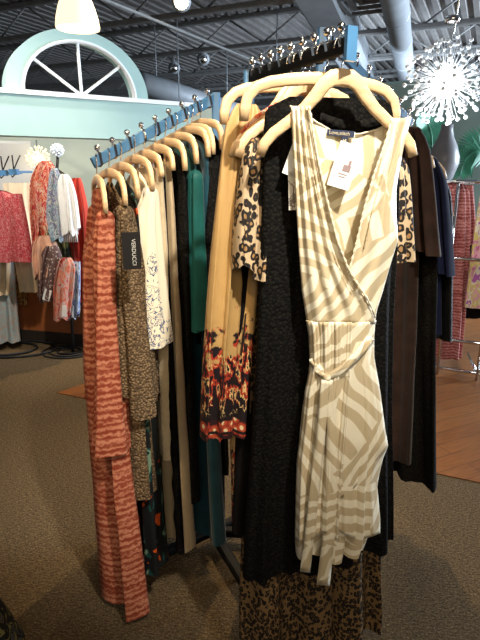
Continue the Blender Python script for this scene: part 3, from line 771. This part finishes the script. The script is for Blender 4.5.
def panel(name, left, right, y0, y1, depth, off, folds, fa, rows=46, cols=30, mat='cream', seed=0.):
    b = MB(); G = []
    for i in range(rows):
        py = y0+(y1-y0)*i/(rows-1); a, c = lerp_poly(left, py), lerp_poly(right, py); line = []
        for j in range(cols):
            t = j/(cols-1); px = a+(c-a)*t
            y = bulge(px, py, depth)+off+fa*math.sin(folds*t*2*PI+seed+.02*py)*min(1, (py-y0)/50+.25)*(.4+.6*min(1, 4*t*(1-t)+.3))
            line.append(C(px, py, y))
        G.append(line)
    b.grid(G); return b.build(name, M[mat], cg, solid=.0016)
# back panel seen through the neckline
neck = [(290, 106), (300, 110), (316, 122), (332, 131), (346, 134), (360, 134), (376, 130), (392, 123), (411, 117)]
b = MB(); G = []
for i in range(30):
    line = []
    for j in range(33):
        t = j/32; px0 = 292+(408-292)*t; top = None
        for (xa, ya), (xb, yb) in zip(neck, neck[1:]):
            if xa <= px0 <= xb: top = ya+(yb-ya)*(px0-xa)/(xb-xa)
        py = top+(322-top)*i/29; l, r = lerp_poly(outL, py)+1, lerp_poly(outR, py)-1
        line.append(C(l+(r-l)*t, py, .012+.012*math.sin(t*PI)+.003*math.sin(t*14+i*.1)))
    G.append(line)
b.grid(G); b.build('back_panel', M['cream'], cg, solid=.0016)
b = MB(); b.tube([C(x, y, .010+.012*math.sin((x-292)/116*PI)) for x, y in neck], .0022, 6); b.build('neck_binding', M['cream_plain'], cg)
panel('front_panel', inR, outR, 118, 324, .026, -.002, 2.5, .004, seed=1.)
panel('front_panel', outL, inL, 106, 324, .030, -.006, 4., .005, seed=.3)
# ruched edge trims
for poly, off in ((inL, -.014), (inR, -.008)):
    y1_ = 275 if poly is inR else 318
    pts = []; rs = []; k = 0; py = poly[0][0]
    while py < y1_:
        px = lerp_poly(poly, py); pts.append(C(px, py, bulge(px, py, .030)+off)); rs.append(.0026+.0012*math.sin(k*1.9)); py += 2.2; k += 1
    b = MB(); b.tube(pts, rs, 8); b.build('ruched_trim', M['cream_plain'], cg)
    pts = []; rs = []; k = 0; py = poly[0][0]+12
    while py < y1_-25:
        px = lerp_poly(poly, py)+(-9 if poly is inL else 9); pts.append(C(px, py, bulge(px, py, .030)+off+.004)); rs.append(.0012+.0007*math.sin(k*2.2)); py += 2.2; k += 1
    b = MB(); b.tube(pts, rs, 6); b.build('gather', M['cream'], cg)
# elastic waist
b = MB(); pts = []; rs = []
for k in range(60):
    t = k/59; px = 306+(376-306)*t; py = 321+3*math.sin(PI*t); pts.append(C(px, py, bulge(px, py, .031)-.004)); rs.append(.0018+.0008*math.sin(k*1.7))
b.tube(pts, rs, 8); b.build('waist_elastic', M['cream'], cg)
# skirt: under layer and wrapped upper layer
def srow(rows): return prow(P, rz, rows)
b = MB(); tube_cloth(b, srow([(322, 308, 375, .028, 0, .004), (360, 312, 373, .028, 0, .006), (420, 303, 380, .032, 0, .01), (480, 299, 375, .036, 0, .014), (535, 297, 372, .038, 0, .016), (556, 298, 366, .038, 0, .018)]), 3., .5, 0, .1, 96, hem=lambda s: -.012*math.cos(s*5))
b.build('underskirt', M['cream'], cg)
def skirt_panel(left, right, ya, yb, depth, off, folds, fa, seed, hemf):
    b = MB(); G = []; rows, cols = 60, 44
    for i in range(rows):
        v = i/(rows-1); line = []
        for j in range(cols):
            t = j/(cols-1); y1 = yb+hemf(t); py = ya+(y1-ya)*v; a, c = lerp_poly(left, py), lerp_poly(right, py); px = a+(c-a)*t
            line.append(C(px, py, bulge(px, py, depth+.012*v)+off+fa*(.45+.55*v)*math.sin(folds*t*2*PI+seed)+.3*fa*math.sin(folds*3.3*t*2*PI+seed+v)))
        G.append(line)
    b.grid(G); return b.build('skirt_panel', M['cream'], cg, solid=.0016)
ed = [(322, 352), (380, 350), (440, 345), (500, 340), (545, 338)]
ed2 = [(322, 330), (380, 332), (440, 333), (500, 334), (545, 334)]
skirt_panel(ed2, outR, 322, 528, .036, -.004, 2., .004, .6, lambda t: 8*math.sin(PI*t)+5*t)
skirt_panel(outL, ed, 322, 538, .038, -.008, 3.5, .008, 2.0, lambda t: 5*math.sin(7*t))
wrapr = [(322, 376), (357, 374), (391, 380), (429, 385), (446, 388), (452, 388)]
b = MB(); G = []
for i in range(44):           # rounded overlapping tulip panel
    v = i/43; line = []
    for j in range(34):
        t = j/33; yb_ = 500-52*t**2.2; py = 323+(yb_-323)*v; a = lerp_poly(ed2, py)-4; c = lerp_poly(outR, py)
        px = a+(c-a)*t; line.append(C(px, py, bulge(px, py, .040)-.003-.006*v+.014*max(0, 1-5*t)+.003*math.sin(9*t+2*v)))
    G.append(line)
b.grid(G); b.build('tulip_panel', M['cream'], cg, solid=.0016)
# belt, knot and two tails
def strip(name, pts, hw, yo, mat='cream', dp=.040):
    b = MB(); G = []; n_ = len(pts); k = 24
    for i in range(k+1):
        f = i/k*(n_-1); a = min(int(f), n_-2); t = f-a
        p = pts[a]; q = pts[a+1]; p0 = pts[max(a-1, 0)]; q2 = pts[min(a+2, n_-1)]
        c = cr(p0, p, q, q2, t); w = hw[0]+(hw[1]-hw[0])*i/k
        dx, dy_ = q[0]-p[0], q[1]-p[1]; ln = math.hypot(dx, dy_); nx, ny = -dy_/ln, dx/ln
        yy = bulge(c[0], c[1], dp)+yo
        G.append([C(c[0]+nx*w*s, c[1]+ny*w*s, yy+.003*math.sin(s*4+i*.5)+.004*abs(s)) for s in (-1, -.5, 0, .5, 1)])
    b.grid(G); return b.build(name, M[mat], cg, solid=.002)
strip('belt', [(313, 358), (316, 365), (321, 372), (327, 377)], (4.4, 3.6), -.005, 'cream', .054)
strip('belt', [(371, 337), (360, 351), (345, 367), (328, 377)], (4.4, 3.6), -.005, 'cream', .055)
b = MB(); b.ball(C(327, 378, bulge(327, 378, .054)-.006), .0095, 14, 10, 1.1); b.build('belt_knot', M['cream'], cg)
strip('belt_tail', [(326, 380), (322, 420), (317, 470), (311, 520), (305, 572)], (4.5, 5), -.026)
strip('belt_tail', [(328, 380), (331, 420), (332, 470), (329, 530), (323, 585)], (5, 6.5), -.022)
# label, size tab, white price card
q = C(343, 131, .0); lb = MB(); lb.box((0, 0, 0), (.064, .0015, .013)); lo = lb.build('neck_label', M['navy_label'], cg, loc=(q.x, .014, q.z-.004)); lo.rotation_euler = (0, R(4), 0)
lo['label'] = 'navy woven neck label'
lettering('Love,stitch', .011, M['gold_ink'], lo, (-.004, -.0015, .0), (R(90), 0, 0))
q = C(346, 140); lb = MB(); lb.box((0, 0, 0), (.014, .0015, .018)); lo = lb.build('size_tab', M['navy_label'], cg, loc=(q.x, .012, q.z-.002))
lettering('M', .011, M['gold_ink'], lo, (0, -.0015, 0), (R(90), 0, 0))
q = C(343, 166); lb = MB(); lb.box((0, 0, 0), (.052, .0012, .098)); lb.tube([(.004, 0, .048), (.0, .004, .075)], .0007, 5); lo = lb.build('price_card', M['tag_white'], cg, loc=(q.x, -.012, q.z)); lo.rotation_euler = (0, R(16), 0)
lo['label'] = 'white price card hanging inside the neckline'
lb = MB(); lb.box((.006, 0, -.004), (.018, .0006, .014)); lb.box((.010, 0, .008), (.006, .0006, .012)); lb.box((0, 0, -.018), (.022, .0006, .002)); lb.box((.001, 0, -.024), (.016, .0006, .002))
lb.build('printed_mark', M['ink_dark'], lo, loc=(0, -.001, 0))

# ================================================================== RIGHT ARM
RRZ = R(-50); RLEN = (Ro-Rp).length; RA = (Rp, Ro)
def right_item(name, label, cat, s_, hl, mat, rows, sleeve=None, seed=0., style='wish'):
    P = on_arm(Rp, Ro, s_); hanger(P, RRZ, style, hl); g = garment(name, label, cat, P, RRZ)
    top = prow(P, RRZ, rows)
    b = MB(); tube_cloth(b, shoulder('wish', .165)[:5]+top, 3.2, seed, .02, .1); b.build('body', mat, g)
    if sleeve:
        b = MB(); tube_cloth(b, dome(prow(P, RRZ, sleeve), .02), 2., seed+1, 0, .1, 40, hem=lambda q: -.015*q); b.build('sleeve', mat, g)
        rr = [(z, -xr, -xl, dy, yc, am) for z, xl, xr, dy, yc, am in prow(P, RRZ, sleeve)]
        b = MB(); tube_cloth(b, dome(rr, .02), 2., seed+2, 0, .1, 40); b.build('sleeve', mat, g)
right_item('velvet_dress', 'dark brown velvet dress with long sleeves right of the cream dress', 'dress', RLEN-.17, 'wooden hanger holding the dark brown velvet dress', M['brown_velvet'],
    [(160, 330, 420, .018, 0, .004), (250, 330, 418, .022, 0, .010), (350, 335, 414, .026, 0, .014), (450, 340, 409, .028, 0, .018)], [(132, 404, 420, .018, -.004, 0), (150, 404, 427, .026, -.008, .003), (200, 407, 432, .032, -.012, .008), (252, 411, 437, .036, -.014, .010)], 1.)
right_item('knit_dress', 'long charcoal black pebbled dress nearly reaching the wood floor edge', 'dress', RLEN-.115, 'wooden hanger holding the long charcoal dress', M['charcoal_knit'],
    [(170, 340, 428, .018, 0, .004), (250, 345, 437, .024, 0, .010), (350, 350, 437, .028, 0, .016), (470, 352, 438, .034, 0, .022)], None, 2.)
right_item('jersey_top', 'navy blue short sleeved top on the right arm', 'top', RLEN-.065, 'wooden hanger holding the navy top', M['navy'],
    [(190, 350, 440, .018, 0, .004), (250, 355, 440, .022, 0, .010), (325, 360, 441, .026, 0, .014)], [(162, 418, 436, .018, -.004, 0), (180, 420, 443, .024, -.006, .003), (225, 424, 447, .030, -.008, .006), (272, 430, 450, .034, -.010, .008)], 3.)
right_item('black_tunic', 'black tunic at the outer end of the right arm', 'top', RLEN-.018, 'wooden hanger holding the black tunic on the right arm', M['black_sequin'],
    [(190, 365, 449, .018, 0, .004), (250, 370, 452, .022, 0, .010), (332, 372, 451, .026, 0, .014)], None, .6)

exec_bg = True
# ================================================================== BACKGROUND LEFT
def hung(name, label, cat, d, rows, mat, seed=0., freq=3., loc=None, drop=0., hem=None, group=None):
    """garment facing the room at distance d; rows (py, pxl, pxr, half_depth, yc, fold)"""
    cx = sum(r[1]+r[2] for r in rows)/2/len(rows); base = at_d(cx, rows[-1][0], d); t = thing(name, label, cat, base, 0, group)
    b = MB(); tube_cloth(b, prow(base, 0., rows), freq, seed, drop, .2, 48, hem); b.build('body', mat, t); return t, base
t, B0 = hung('blouse', 'red sprigged blouse hanging at the left edge of the photo', 'top', 4.3, [(190, -18, 10, .03, 0, 0), (196, -26, 18, .05, 0, .004), (225, -24, 21, .06, 0, .012), (262, -26, 21, .08, 0, .02)], M['red_dots'], 1., drop=.03)
b = MB(); tube_cloth(b, prow(B0, 0., [(194, 11, 20, .04, 0, 0), (225, 15, 26, .045, 0, .004), (262, 20, 32, .05, 0, .008)]), 2, 1, 0, .1, 30); b.build('sleeve', M['red_dots'], t)
b = MB(); b.tube([at_d(-4, 190, 4.3)-B0, at_d(-4, 180, 4.3)-B0, at_d(-2, 176, 4.3)-B0], .006, 6); b.build('hanger_hook', M['chrome'], t)
hung('trousers', 'ivory trousers hanging behind the red blouse', 'trousers', 4.55, [(183, 2, 30, .03, 0, 0), (200, 4, 31, .04, 0, .01), (245, 12, 36, .05, 0, .02), (292, 20, 40, .05, 0, .02)], M['ivory'], .4)
hung('trousers', 'ivory wide trousers below the red blouse at the left edge', 'trousers', 4.45, [(250, -16, 9, .04, 0, .004), (275, -16, 9, .05, 0, .01), (295, -16, 9, .05, 0, .012)], M['ivory'], 2.)
hung('skirt', 'pale blue paisley skirt under the red blouse', 'skirt', 4.5, [(255, -20, 12, .05, 0, .004), (300, -22, 15, .07, 0, .02), (342, -24, 19, .08, 0, .03)], M['pale_blue'], 3.)
hung('shawl', 'ochre brown printed shawl between the blouse and the scarves', 'shawl', 4.65, [(255, 6, 22, .03, 0, .004), (285, 9, 26, .03, 0, .012), (305, 10, 27, .03, 0, .016)], M['ochre'], 3.)
# wall brackets holding those garments
for (px, py, lab) in ((3, 173, 'blue grey clip bracket at the left edge of the photo'), (14, 172, 'blue grey clip bracket nearest the white panel edge')):
    p = at_d(px, py, 4.75); t = thing('wall_bracket', lab, 'bracket', p)
    b = MB(); b.box((0, 0, 0), (.07, .06, .05)); b.box((0, .2, .0), (.02, .4, .02)); b.build('block', M['blue_tube'], t)
    for sx in (.02, .09):
        b = MB(); b.tube([(0, 0, .02), (sx, -.05, .14)], .006, 6); b.build('prong', M['black_iron'], t)
    b = MB(); b.tube([(-.03, 0, -.02), (.0, -.05, -.045), (.04, -.08, -.02)], .005, 6); b.build('hook', M['black_iron'], t)
# floor base of the left fixture
p = at_z(14, 350, 0); t = thing('rack_base', 'low black oval stand base on the carpet at far left', 'stand', p)
for k, rr in ((0, .30), (1, .24)):
    b = MB(); b.tube([(rr*1.25*math.cos(a*2*PI/40)-.1*k, rr*.75*math.sin(a*2*PI/40), .012+.004*k) for a in range(40)], .011, 6, True); b.build('ring', M['black_iron'], t)
b = MB(); b.tube([(-.25, .1, .01), (-.25, .1, 1.5)], .014, 8); b.build('pole', M['black_iron'], t)

# scarf stand: spiral base, pole, curved arms
SD = 4.05
sb = at_z(73, 352, 0); SD = sb.y; st = thing('scarf_stand', 'black wire scarf stand with spiral base', 'stand', sb)
b = MB(); b.tube([(.02*math.sin(z*3), 0, z) for z in [k*.1 for k in range(17)]], .014, 8); b.build('pole', M['black_iron'], st)
b = MB(); b.tube([((.05+.20*k/60)*math.cos(k*2*PI/20)-.05, (.05+.20*k/60)*.8*math.sin(k*2*PI/20), .010) for k in range(61)], .008, 6); b.build('spiral_base', M['black_iron'], st)
def sl(px, py, d=SD): return at_d(px, py, d)-sb
for pts in ([(40, 163), (52, 166), (66, 176), (76, 188)], [(46, 238), (48, 250), (58, 262), (70, 263), (72, 252)], [(42, 222), (44, 240), (52, 252)], [(58, 152), (57, 172), (60, 190)]):
    b = MB(); b.tube([sl(*q) for q in pts], .012, 8); b.build('arm', M['black_iron'], st)
SC = [('sc_red', 'red orange patterned scarf at the top left of the scarf stand', [(161, 40, 50), (170, 34, 55), (185, 30, 58), (215, 31, 58), (255, 34, 55)], -.03),
      ('sc_blue', 'grey blue scarf hanging beside the white scarf', [(168, 51, 56), (176, 48, 59), (205, 45, 62), (225, 46, 64), (238, 53, 64)], -.10),
      ('sc_white', 'white fringed scarf on the scarf stand', [(174, 61, 66), (181, 57, 71), (200, 57, 76), (232, 61, 79)], -.16),
      ('sc_scarlet', 'scarlet scarf partly behind the orange dress', [(178, 72, 80), (188, 68, 83), (215, 66, 88), (262, 64, 90), (300, 68, 88)], -.02),
      ('sc_black', 'black and olive scarf in the middle of the scarf stand', [(226, 46, 64), (250, 44, 70), (270, 48, 72)], -.08),
      ('sc_peach', 'peach scarf looped left of the dotted scarf', [(236, 38, 48), (243, 33, 54), (258, 31, 58), (278, 34, 54)], -.16),
      ('sc_dots', 'brown dotted scarf with a white tag', [(246, 46, 56), (253, 41, 60), (272, 37, 60), (300, 37, 54)], -.20),
      ('sc_coral', 'coral pink scarf hanging lowest on the stand', [(258, 61, 70), (266, 56, 74), (285, 52, 73), (318, 53, 69)], -.22),
      ('sc_denim', 'blue and white scarf at the lower right of the stand', [(262, 65, 80), (290, 64, 80), (317, 65, 79)], -.15)]
for i, (mk, lab, rows, yo) in enumerate(SC):
    base = at_d((rows[-1][1]+rows[-1][2])/2, rows[-1][0], SD+yo); t = thing('scarf', lab, 'scarf', base, 0, 'scarves on the wire stand')
    b = MB(); tube_cloth(b, prow(base, 0., [(r[0], r[1], r[2], .024+.012*k, 0, .014+.012*k) for k, r in enumerate(rows)]), 2.4, i*1.3, 0, .1, 44, hem=lambda s, i=i: .03*math.sin(s*6+i)); b.build('cloth', M[mk], t)
    if mk in ('sc_dots', 'sc_coral'):
        qx, qy = ((47, 295) if mk == 'sc_dots' else (63, 311)); q = at_d(qx, qy, SD+yo-.07)-base
        b = MB(); b.box(q, (.058, .002, .095), M4=Matrix.Rotation(.35 if mk == 'sc_dots' else .05, 3, 'Y')); b.build('price_tag', M['tag_white'], t)
    if mk == 'sc_white':
        b = MB()
        for k in range(8):
            q = at_d(63+k*1.9, 231, SD+yo-.02)-base; b.tube([q, q+Vector((0, 0, -.09))], .006, 5)
        b.build('fringe', M['sc_white'], t)

# small starburst lamp and crystal globe, left
def burst(name, label, p, rad, n, mb, mc, rod, bead, hang, jitter=.12, core=.30, extra=0):
    t = thing(name, label, 'chandelier', p)
    b = MB(); b.ball((0, 0, 0), rad*core, 20, 14); b.build('glowing_core', mb, t)
    src = None
    for k in range(n):
        z = 1-2*(k+.5)/n; a = k*2.39996; rr = math.sqrt(1-z*z); d = Vector((rr*math.cos(a), rr*math.sin(a), z))
        if src is None:
            b = MB(); b.tube([(0, 0, rad*.2), (0, 0, rad)], rod, 5); b.ball((0, 0, rad), bead, 8, 6); src = b.build('crystal_rod', mc, t); o = src
        else:
            o = src.copy(); COL.objects.link(o); o.parent = t
        o.rotation_euler = d.to_track_quat('Z', 'Y').to_euler(); s_ = 1-jitter*random.random(); o.scale = (1, 1, s_)
    if extra:
        b = MB()
        for k in range(extra):
            z = 1-2*(k+.5)/extra; a = k*2.39996+.7; rr = math.sqrt(1-z*z); d = Vector((rr*math.cos(a), rr*math.sin(a), z)); q = d*rad*(.62+.33*random.random())
            b.tube([d*rad*.2, q], rod, 4); b.ball(q, bead*.9, 7, 5)
        o = b.build('inner_crystals', mc, t); o['kind'] = 'stuff'
    if hang:
        b = MB(); b.tube([(0, 0, rad*.5), (0, 0, hang)], .006, 6); b.build('stem', M['chrome'], t)
    return t
p = at_d(38, 158, 5.2); burst('starburst_lamp', 'small glowing starburst lamp above the scarf stand', p, .11, 60, M['bulb_warm'], M['crystal_warm'], .004, .012, zb-p.z)
p = at_d(57, 150, SD); t = burst('crystal_globe', 'small clear crystal globe on the black upright right of the starburst lamp', p, .05, 40, M['tag_white'], M['crystal'], .003, .009, -.10)

# pendant lamp
p = at_d(78, 29, 3.1); t = thing('pendant_lamp', 'lit cream glass pendant lamp above the arch', 'lamp', p)
pr = [(.112, 0), (.114, .01), (.108, .05), (.094, .10), (.074, .15), (.056, .19), (.045, .215)]
b = MB(); b.lathe((0, 0, 0), pr, 32); b.build('shade', M['lamp_glass'], t, solid=.004)
b = MB(); b.ball((0, 0, .07), .04, 14, 10); b.build('bulb', M['bulb_warm'], t)
b = MB(); b.lathe((0, 0, .21), [(.046, 0), (.046, .05), (.012, .07), (.0, .07)], 20); b.build('cap', M['chrome'], t)
b = MB(); b.tube([(0, 0, .27), (0, 0, CZ-p.z)], .005, 6); b.build('cord', M['black_iron'], t)

# ================================================================== BACKGROUND RIGHT
p = at_d(447, 82, 3.0); 
ch = burst('crystal_chandelier', 'large dazzling crystal burst chandelier at upper right', p, .225, 98, M['bulb'], M['crystal'], .0016, .0115, 0, .16, .36, 80)
b = MB(); b.tube([(0, 0, .1), (.02, 0, .40), (.02, 0, CZ-p.z)], .005, 6); b.build('stem', M['chrome'], ch)
q = at_d(452, 20, 3.0)-p; b = MB(); b.lathe(q, [(0, .02), (.03, .018), (.042, .0), (.03, -.016), (0, -.02)], 20); b.build('canopy', M['chrome'], ch)

# palm and grey vase
def palm(label, d, fronds, pot):
    base = at_d(*pot, d); base.z = 0; t = thing('palm_plant', label, 'plant', base)
    top = at_d(*pot, d)
    b = MB(); b.tube([(0, 0, .0), (0, 0, .30)], [.16, .20], 20); b.build('pot', M['grey_vase'], t)
    b = MB(); b.tube([(0, 0, .28), (.02, 0, top.z*.6), (0, 0, top.z)], [.03, .022, .014], 8); b.build('trunk', M['leaf'], t)
    for fr in fronds:
        pts = [at_d(x, y, d+dz)-base for x, y, dz in fr]; b = MB(); n_ = 22; prev = None
        P_ = []
        for i in range(n_+1):
            f = i/n_*(len(pts)-1); a = min(int(f), len(pts)-2); P_.append(Vector(cr(pts[max(a-1, 0)], pts[a], pts[a+1], pts[min(a+2, len(pts)-1)], f-a)))
        b.tube(P_, .007, 5)
        for i in range(2, n_):
            dr = (P_[i+1]-P_[i-1]).normalized(); sd = dr.cross(Vector((0, -1, .2))).normalized(); ln = .19*math.sin(PI*(.15+.8*i/n_))
            for sg in (-1, 1):
                tip = P_[i]+sd*sg*ln+dr*ln*.55+Vector((0, 0, -.04)); md = (P_[i]+tip)/2; wv = dr*.016
                b.add([P_[i]-wv*.5, md-wv, tip, md+wv, P_[i]+wv*.5], [(0, 1, 2, 3, 4)])
        b.build('frond', M['leaf'], t)
palm('green palm plant behind the grey vase by the turquoise wall', 5.9, [[(430, 165, 0), (432, 140, 0), (428, 124, 0), (418, 116, -.1)], [(430, 165, 0), (438, 145, .1), (436, 130, .1), (428, 133, .2)]], (430, 175))
palm('arching palm plant at the right edge near the turquoise wall', 5.7, [[(500, 165, 0), (490, 142, 0), (474, 142, 0), (456, 152, 0)], [(500, 165, 0), (482, 150, -.1), (466, 158, -.1), (460, 175, -.1)]], (500, 185))
p = at_d(444, 157, 5.3); t = thing('vase', 'large grey bottle shaped vase below the chandelier', 'vase', (p.x, p.y, 0))
h_ = p.z; w_ = .145
b = MB(); b.lathe((0, 0, 0), [(.0, h_+.30), (.055, h_+.30), (.058, h_+.25), (.075, h_+.18), (.115, h_+.1), (w_, h_), (w_, h_-.06), (.10, h_-.2), (.08, h_-.22), (0, h_-.22)], 28); b.build('body', M['grey_vase'], t)
b = MB(); b.box((0, 0, (h_-.22)/2), (.34, .34, h_-.22)); b.build('plinth', M['white_trim'], t)

# second rack at the right with chrome rails
RD = 3.75
f0 = at_z(432, 374, 0); f1 = at_z(520, 388, 0); rk = thing('chrome_rack', 'low chrome rail clothes rack on the wood floor at right', 'clothes rack', f0)
def r2(v): return Vector(v)-f0
rdv = (f1-f0); pl = []
for nm_, z in (('rail', .06), ('rail', .30), ('rail', .93)):
    b = MB(); b.tube([r2(f0+Vector((.02, 0, z))), r2(f1+Vector((0, 0, z)))], .014, 10); b.build(nm_, M['chrome'], rk)
b = MB(); b.tube([r2(f0+Vector((.0, .0, 1.48))), r2(f1+Vector((0, 0, 1.48)))], .014, 10); b.build('rail', M['chrome'], rk)
for t_ in (.06, .52, .98):
    q = f0+rdv*t_; b = MB(); b.tube([r2(q+Vector((0, 0, .0))), r2(q+Vector((0, 0, 1.48)))], .012, 10); b.build('upright', M['chrome'], rk)
    b = MB(); b.tube([r2(q+Vector((0, .02, .06))), r2(q+Vector((.12, .45, .06)))], .012, 8); b.build('foot', M['chrome'], rk)
hung('knit_dress', 'rose red streaked long cardigan on the chrome rack', 'dress', 4.0, [(182, 449, 462, .03, 0, 0), (190, 443, 470, .05, 0, .006), (250, 440, 470, .06, 0, .014), (310, 436, 466, .07, 0, .02), (358, 433, 462, .08, 0, .024)], M['pink_plaid'], 1., drop=.02)
hung('knit_dress', 'paler rose streaked cardigan behind the rose red one', 'dress', 4.15, [(185, 462, 474, .03, 0, 0), (240, 462, 477, .04, 0, .01), (283, 460, 474, .05, 0, .016)], M['pink_plaid'], 4.)
hung('printed_blouse', 'pink and yellow printed top at the right edge of the photo', 'top', 3.9, [(196, 481, 500, .03, 0, 0), (240, 475, 505, .05, 0, .01), (308, 466, 508, .06, 0, .024)], M['multi'], 2.)
hung('black_skirt', 'black skirt on the chrome rack beneath the printed top', 'skirt', 4.12, [(245, 464, 500, .03, 0, 0), (285, 462, 500, .04, 0, .01), (318, 457, 500, .05, 0, .016)], M['black_cloth'], 2.)

# ---- printed garment shaped as a standing bag, lower left corner, near the camera
p = at_z(-28, 652, 0); t = thing('printed_garment', 'black patterned garment at the lower left corner of the photo', 'bag', p, R(20))
M['bag'] = dark_floral('black_printed_cloth', [(.010, .010, .010), (.012, .012, .012), (.010, .010, .010), (.20, .18, .06), (.010, .010, .010), (.07, .075, .08), (.010, .010, .010)], 22, .8)
b = MB(); tube_cloth(b, [(.36, -.02, .035, .03, 0, .002), (.24, -.07, .08, .05, 0, .006), (.12, -.10, .125, .06, 0, .006), (.0, -.12, .165, .065, 0, .004)], 2., 1., 0, .1, 48); b.build('body', M['bag'], t)

# ================================================================== LIGHT
def spot(name, loc, tgt, power, size, blend, color, r=.06):
    ld_ = bpy.data.lights.new(name, 'SPOT'); ld_.energy = power; ld_.spot_size = R(size); ld_.spot_blend = blend; ld_.color = color; ld_.shadow_soft_size = r
    o = bpy.data.objects.new(name, ld_); COL.objects.link(o); o.location = loc
    o.rotation_euler = (Vector(tgt)-Vector(loc)).to_track_quat('-Z', 'Y').to_euler(); return o
def area(name, loc, tgt, power, sx, sy, color):
    ld_ = bpy.data.lights.new(name, 'AREA'); ld_.energy = power; ld_.shape = 'RECTANGLE'; ld_.size = sx; ld_.size_y = sy; ld_.color = color
    o = bpy.data.objects.new(name, ld_); COL.objects.link(o); o.location = loc
    o.rotation_euler = (Vector(tgt)-Vector(loc)).to_track_quat('-Z', 'Y').to_euler(); return o
WARM = (1., .74, .43); COOL = (.72, .86, 1.)
spot('track_spot_front', (.75, -.1, 3.5), (.25, 1.25, 1.80), 540, 34, 1., (1., .93, .80))
spot('track_spot_left', (-1.3, .2, 3.5), (-.40, 1.6, 1.55), 200, 36, 1., WARM)
spot('track_spot_back', (.55, 3.9, 3.6), (0, 1.6, .4), 240, 62, .8, WARM)
spot('track_spot_back_left', (-.1, 5.0, 3.6), (-1.6, 2.6, 0), 320, 70, .9, WARM)
spot('track_spot_scarves', (-1.2, 2.6, 3.5), (-1.7, 4.4, 1.3), 260, 60, .8, (1., .9, .75))
spot('track_spot_alcove', (-2.4, 3.6, 3.5), (-1.9, 5.0, 1.9), 200, 80, 1., (1., .95, .88))
spot('track_spot_floor', (.5, .1, 3.6), (.9, 1.9, 0), 50, 70, 1., WARM)
area('window_daylight_right', (7.5, 5.5, 2.2), (1, 9., 3.7), 1300, 4., 2.6, COOL)
o = area('ceiling_fill_cool', (2.5, 8.5, 2.3), (.8, 11., 4.6), 70, 3., 1.5, COOL); o.data.spread = R(130)  # added cool fill that brightens the ceiling, no window there
area('shop_light_front', (.6, -2.5, 3.0), (.2, 2, 1.2), 45, 3., 2., (1., .84, .62))
pl_ = bpy.data.lights.new('chandelier_light', 'POINT'); pl_.energy = 22; pl_.color = (1, .96, .9); pl_.shadow_soft_size = .2
o = bpy.data.objects.new('chandelier_light', pl_); COL.objects.link(o); o.location = at_d(447, 82, 3.0)-Vector((0, .0, .30))

w = bpy.data.worlds.new('world'); scene.world = w; w.use_nodes = True
bg = w.node_tree.nodes['Background']; bg.inputs[0].default_value = (.62, .74, .9, 1); bg.inputs[1].default_value = .10

vs = scene.view_settings; vs.view_transform = 'Standard'; vs.look = 'None'; vs.gamma = 1.; vs.use_curve_mapping = False; vs.exposure = .35
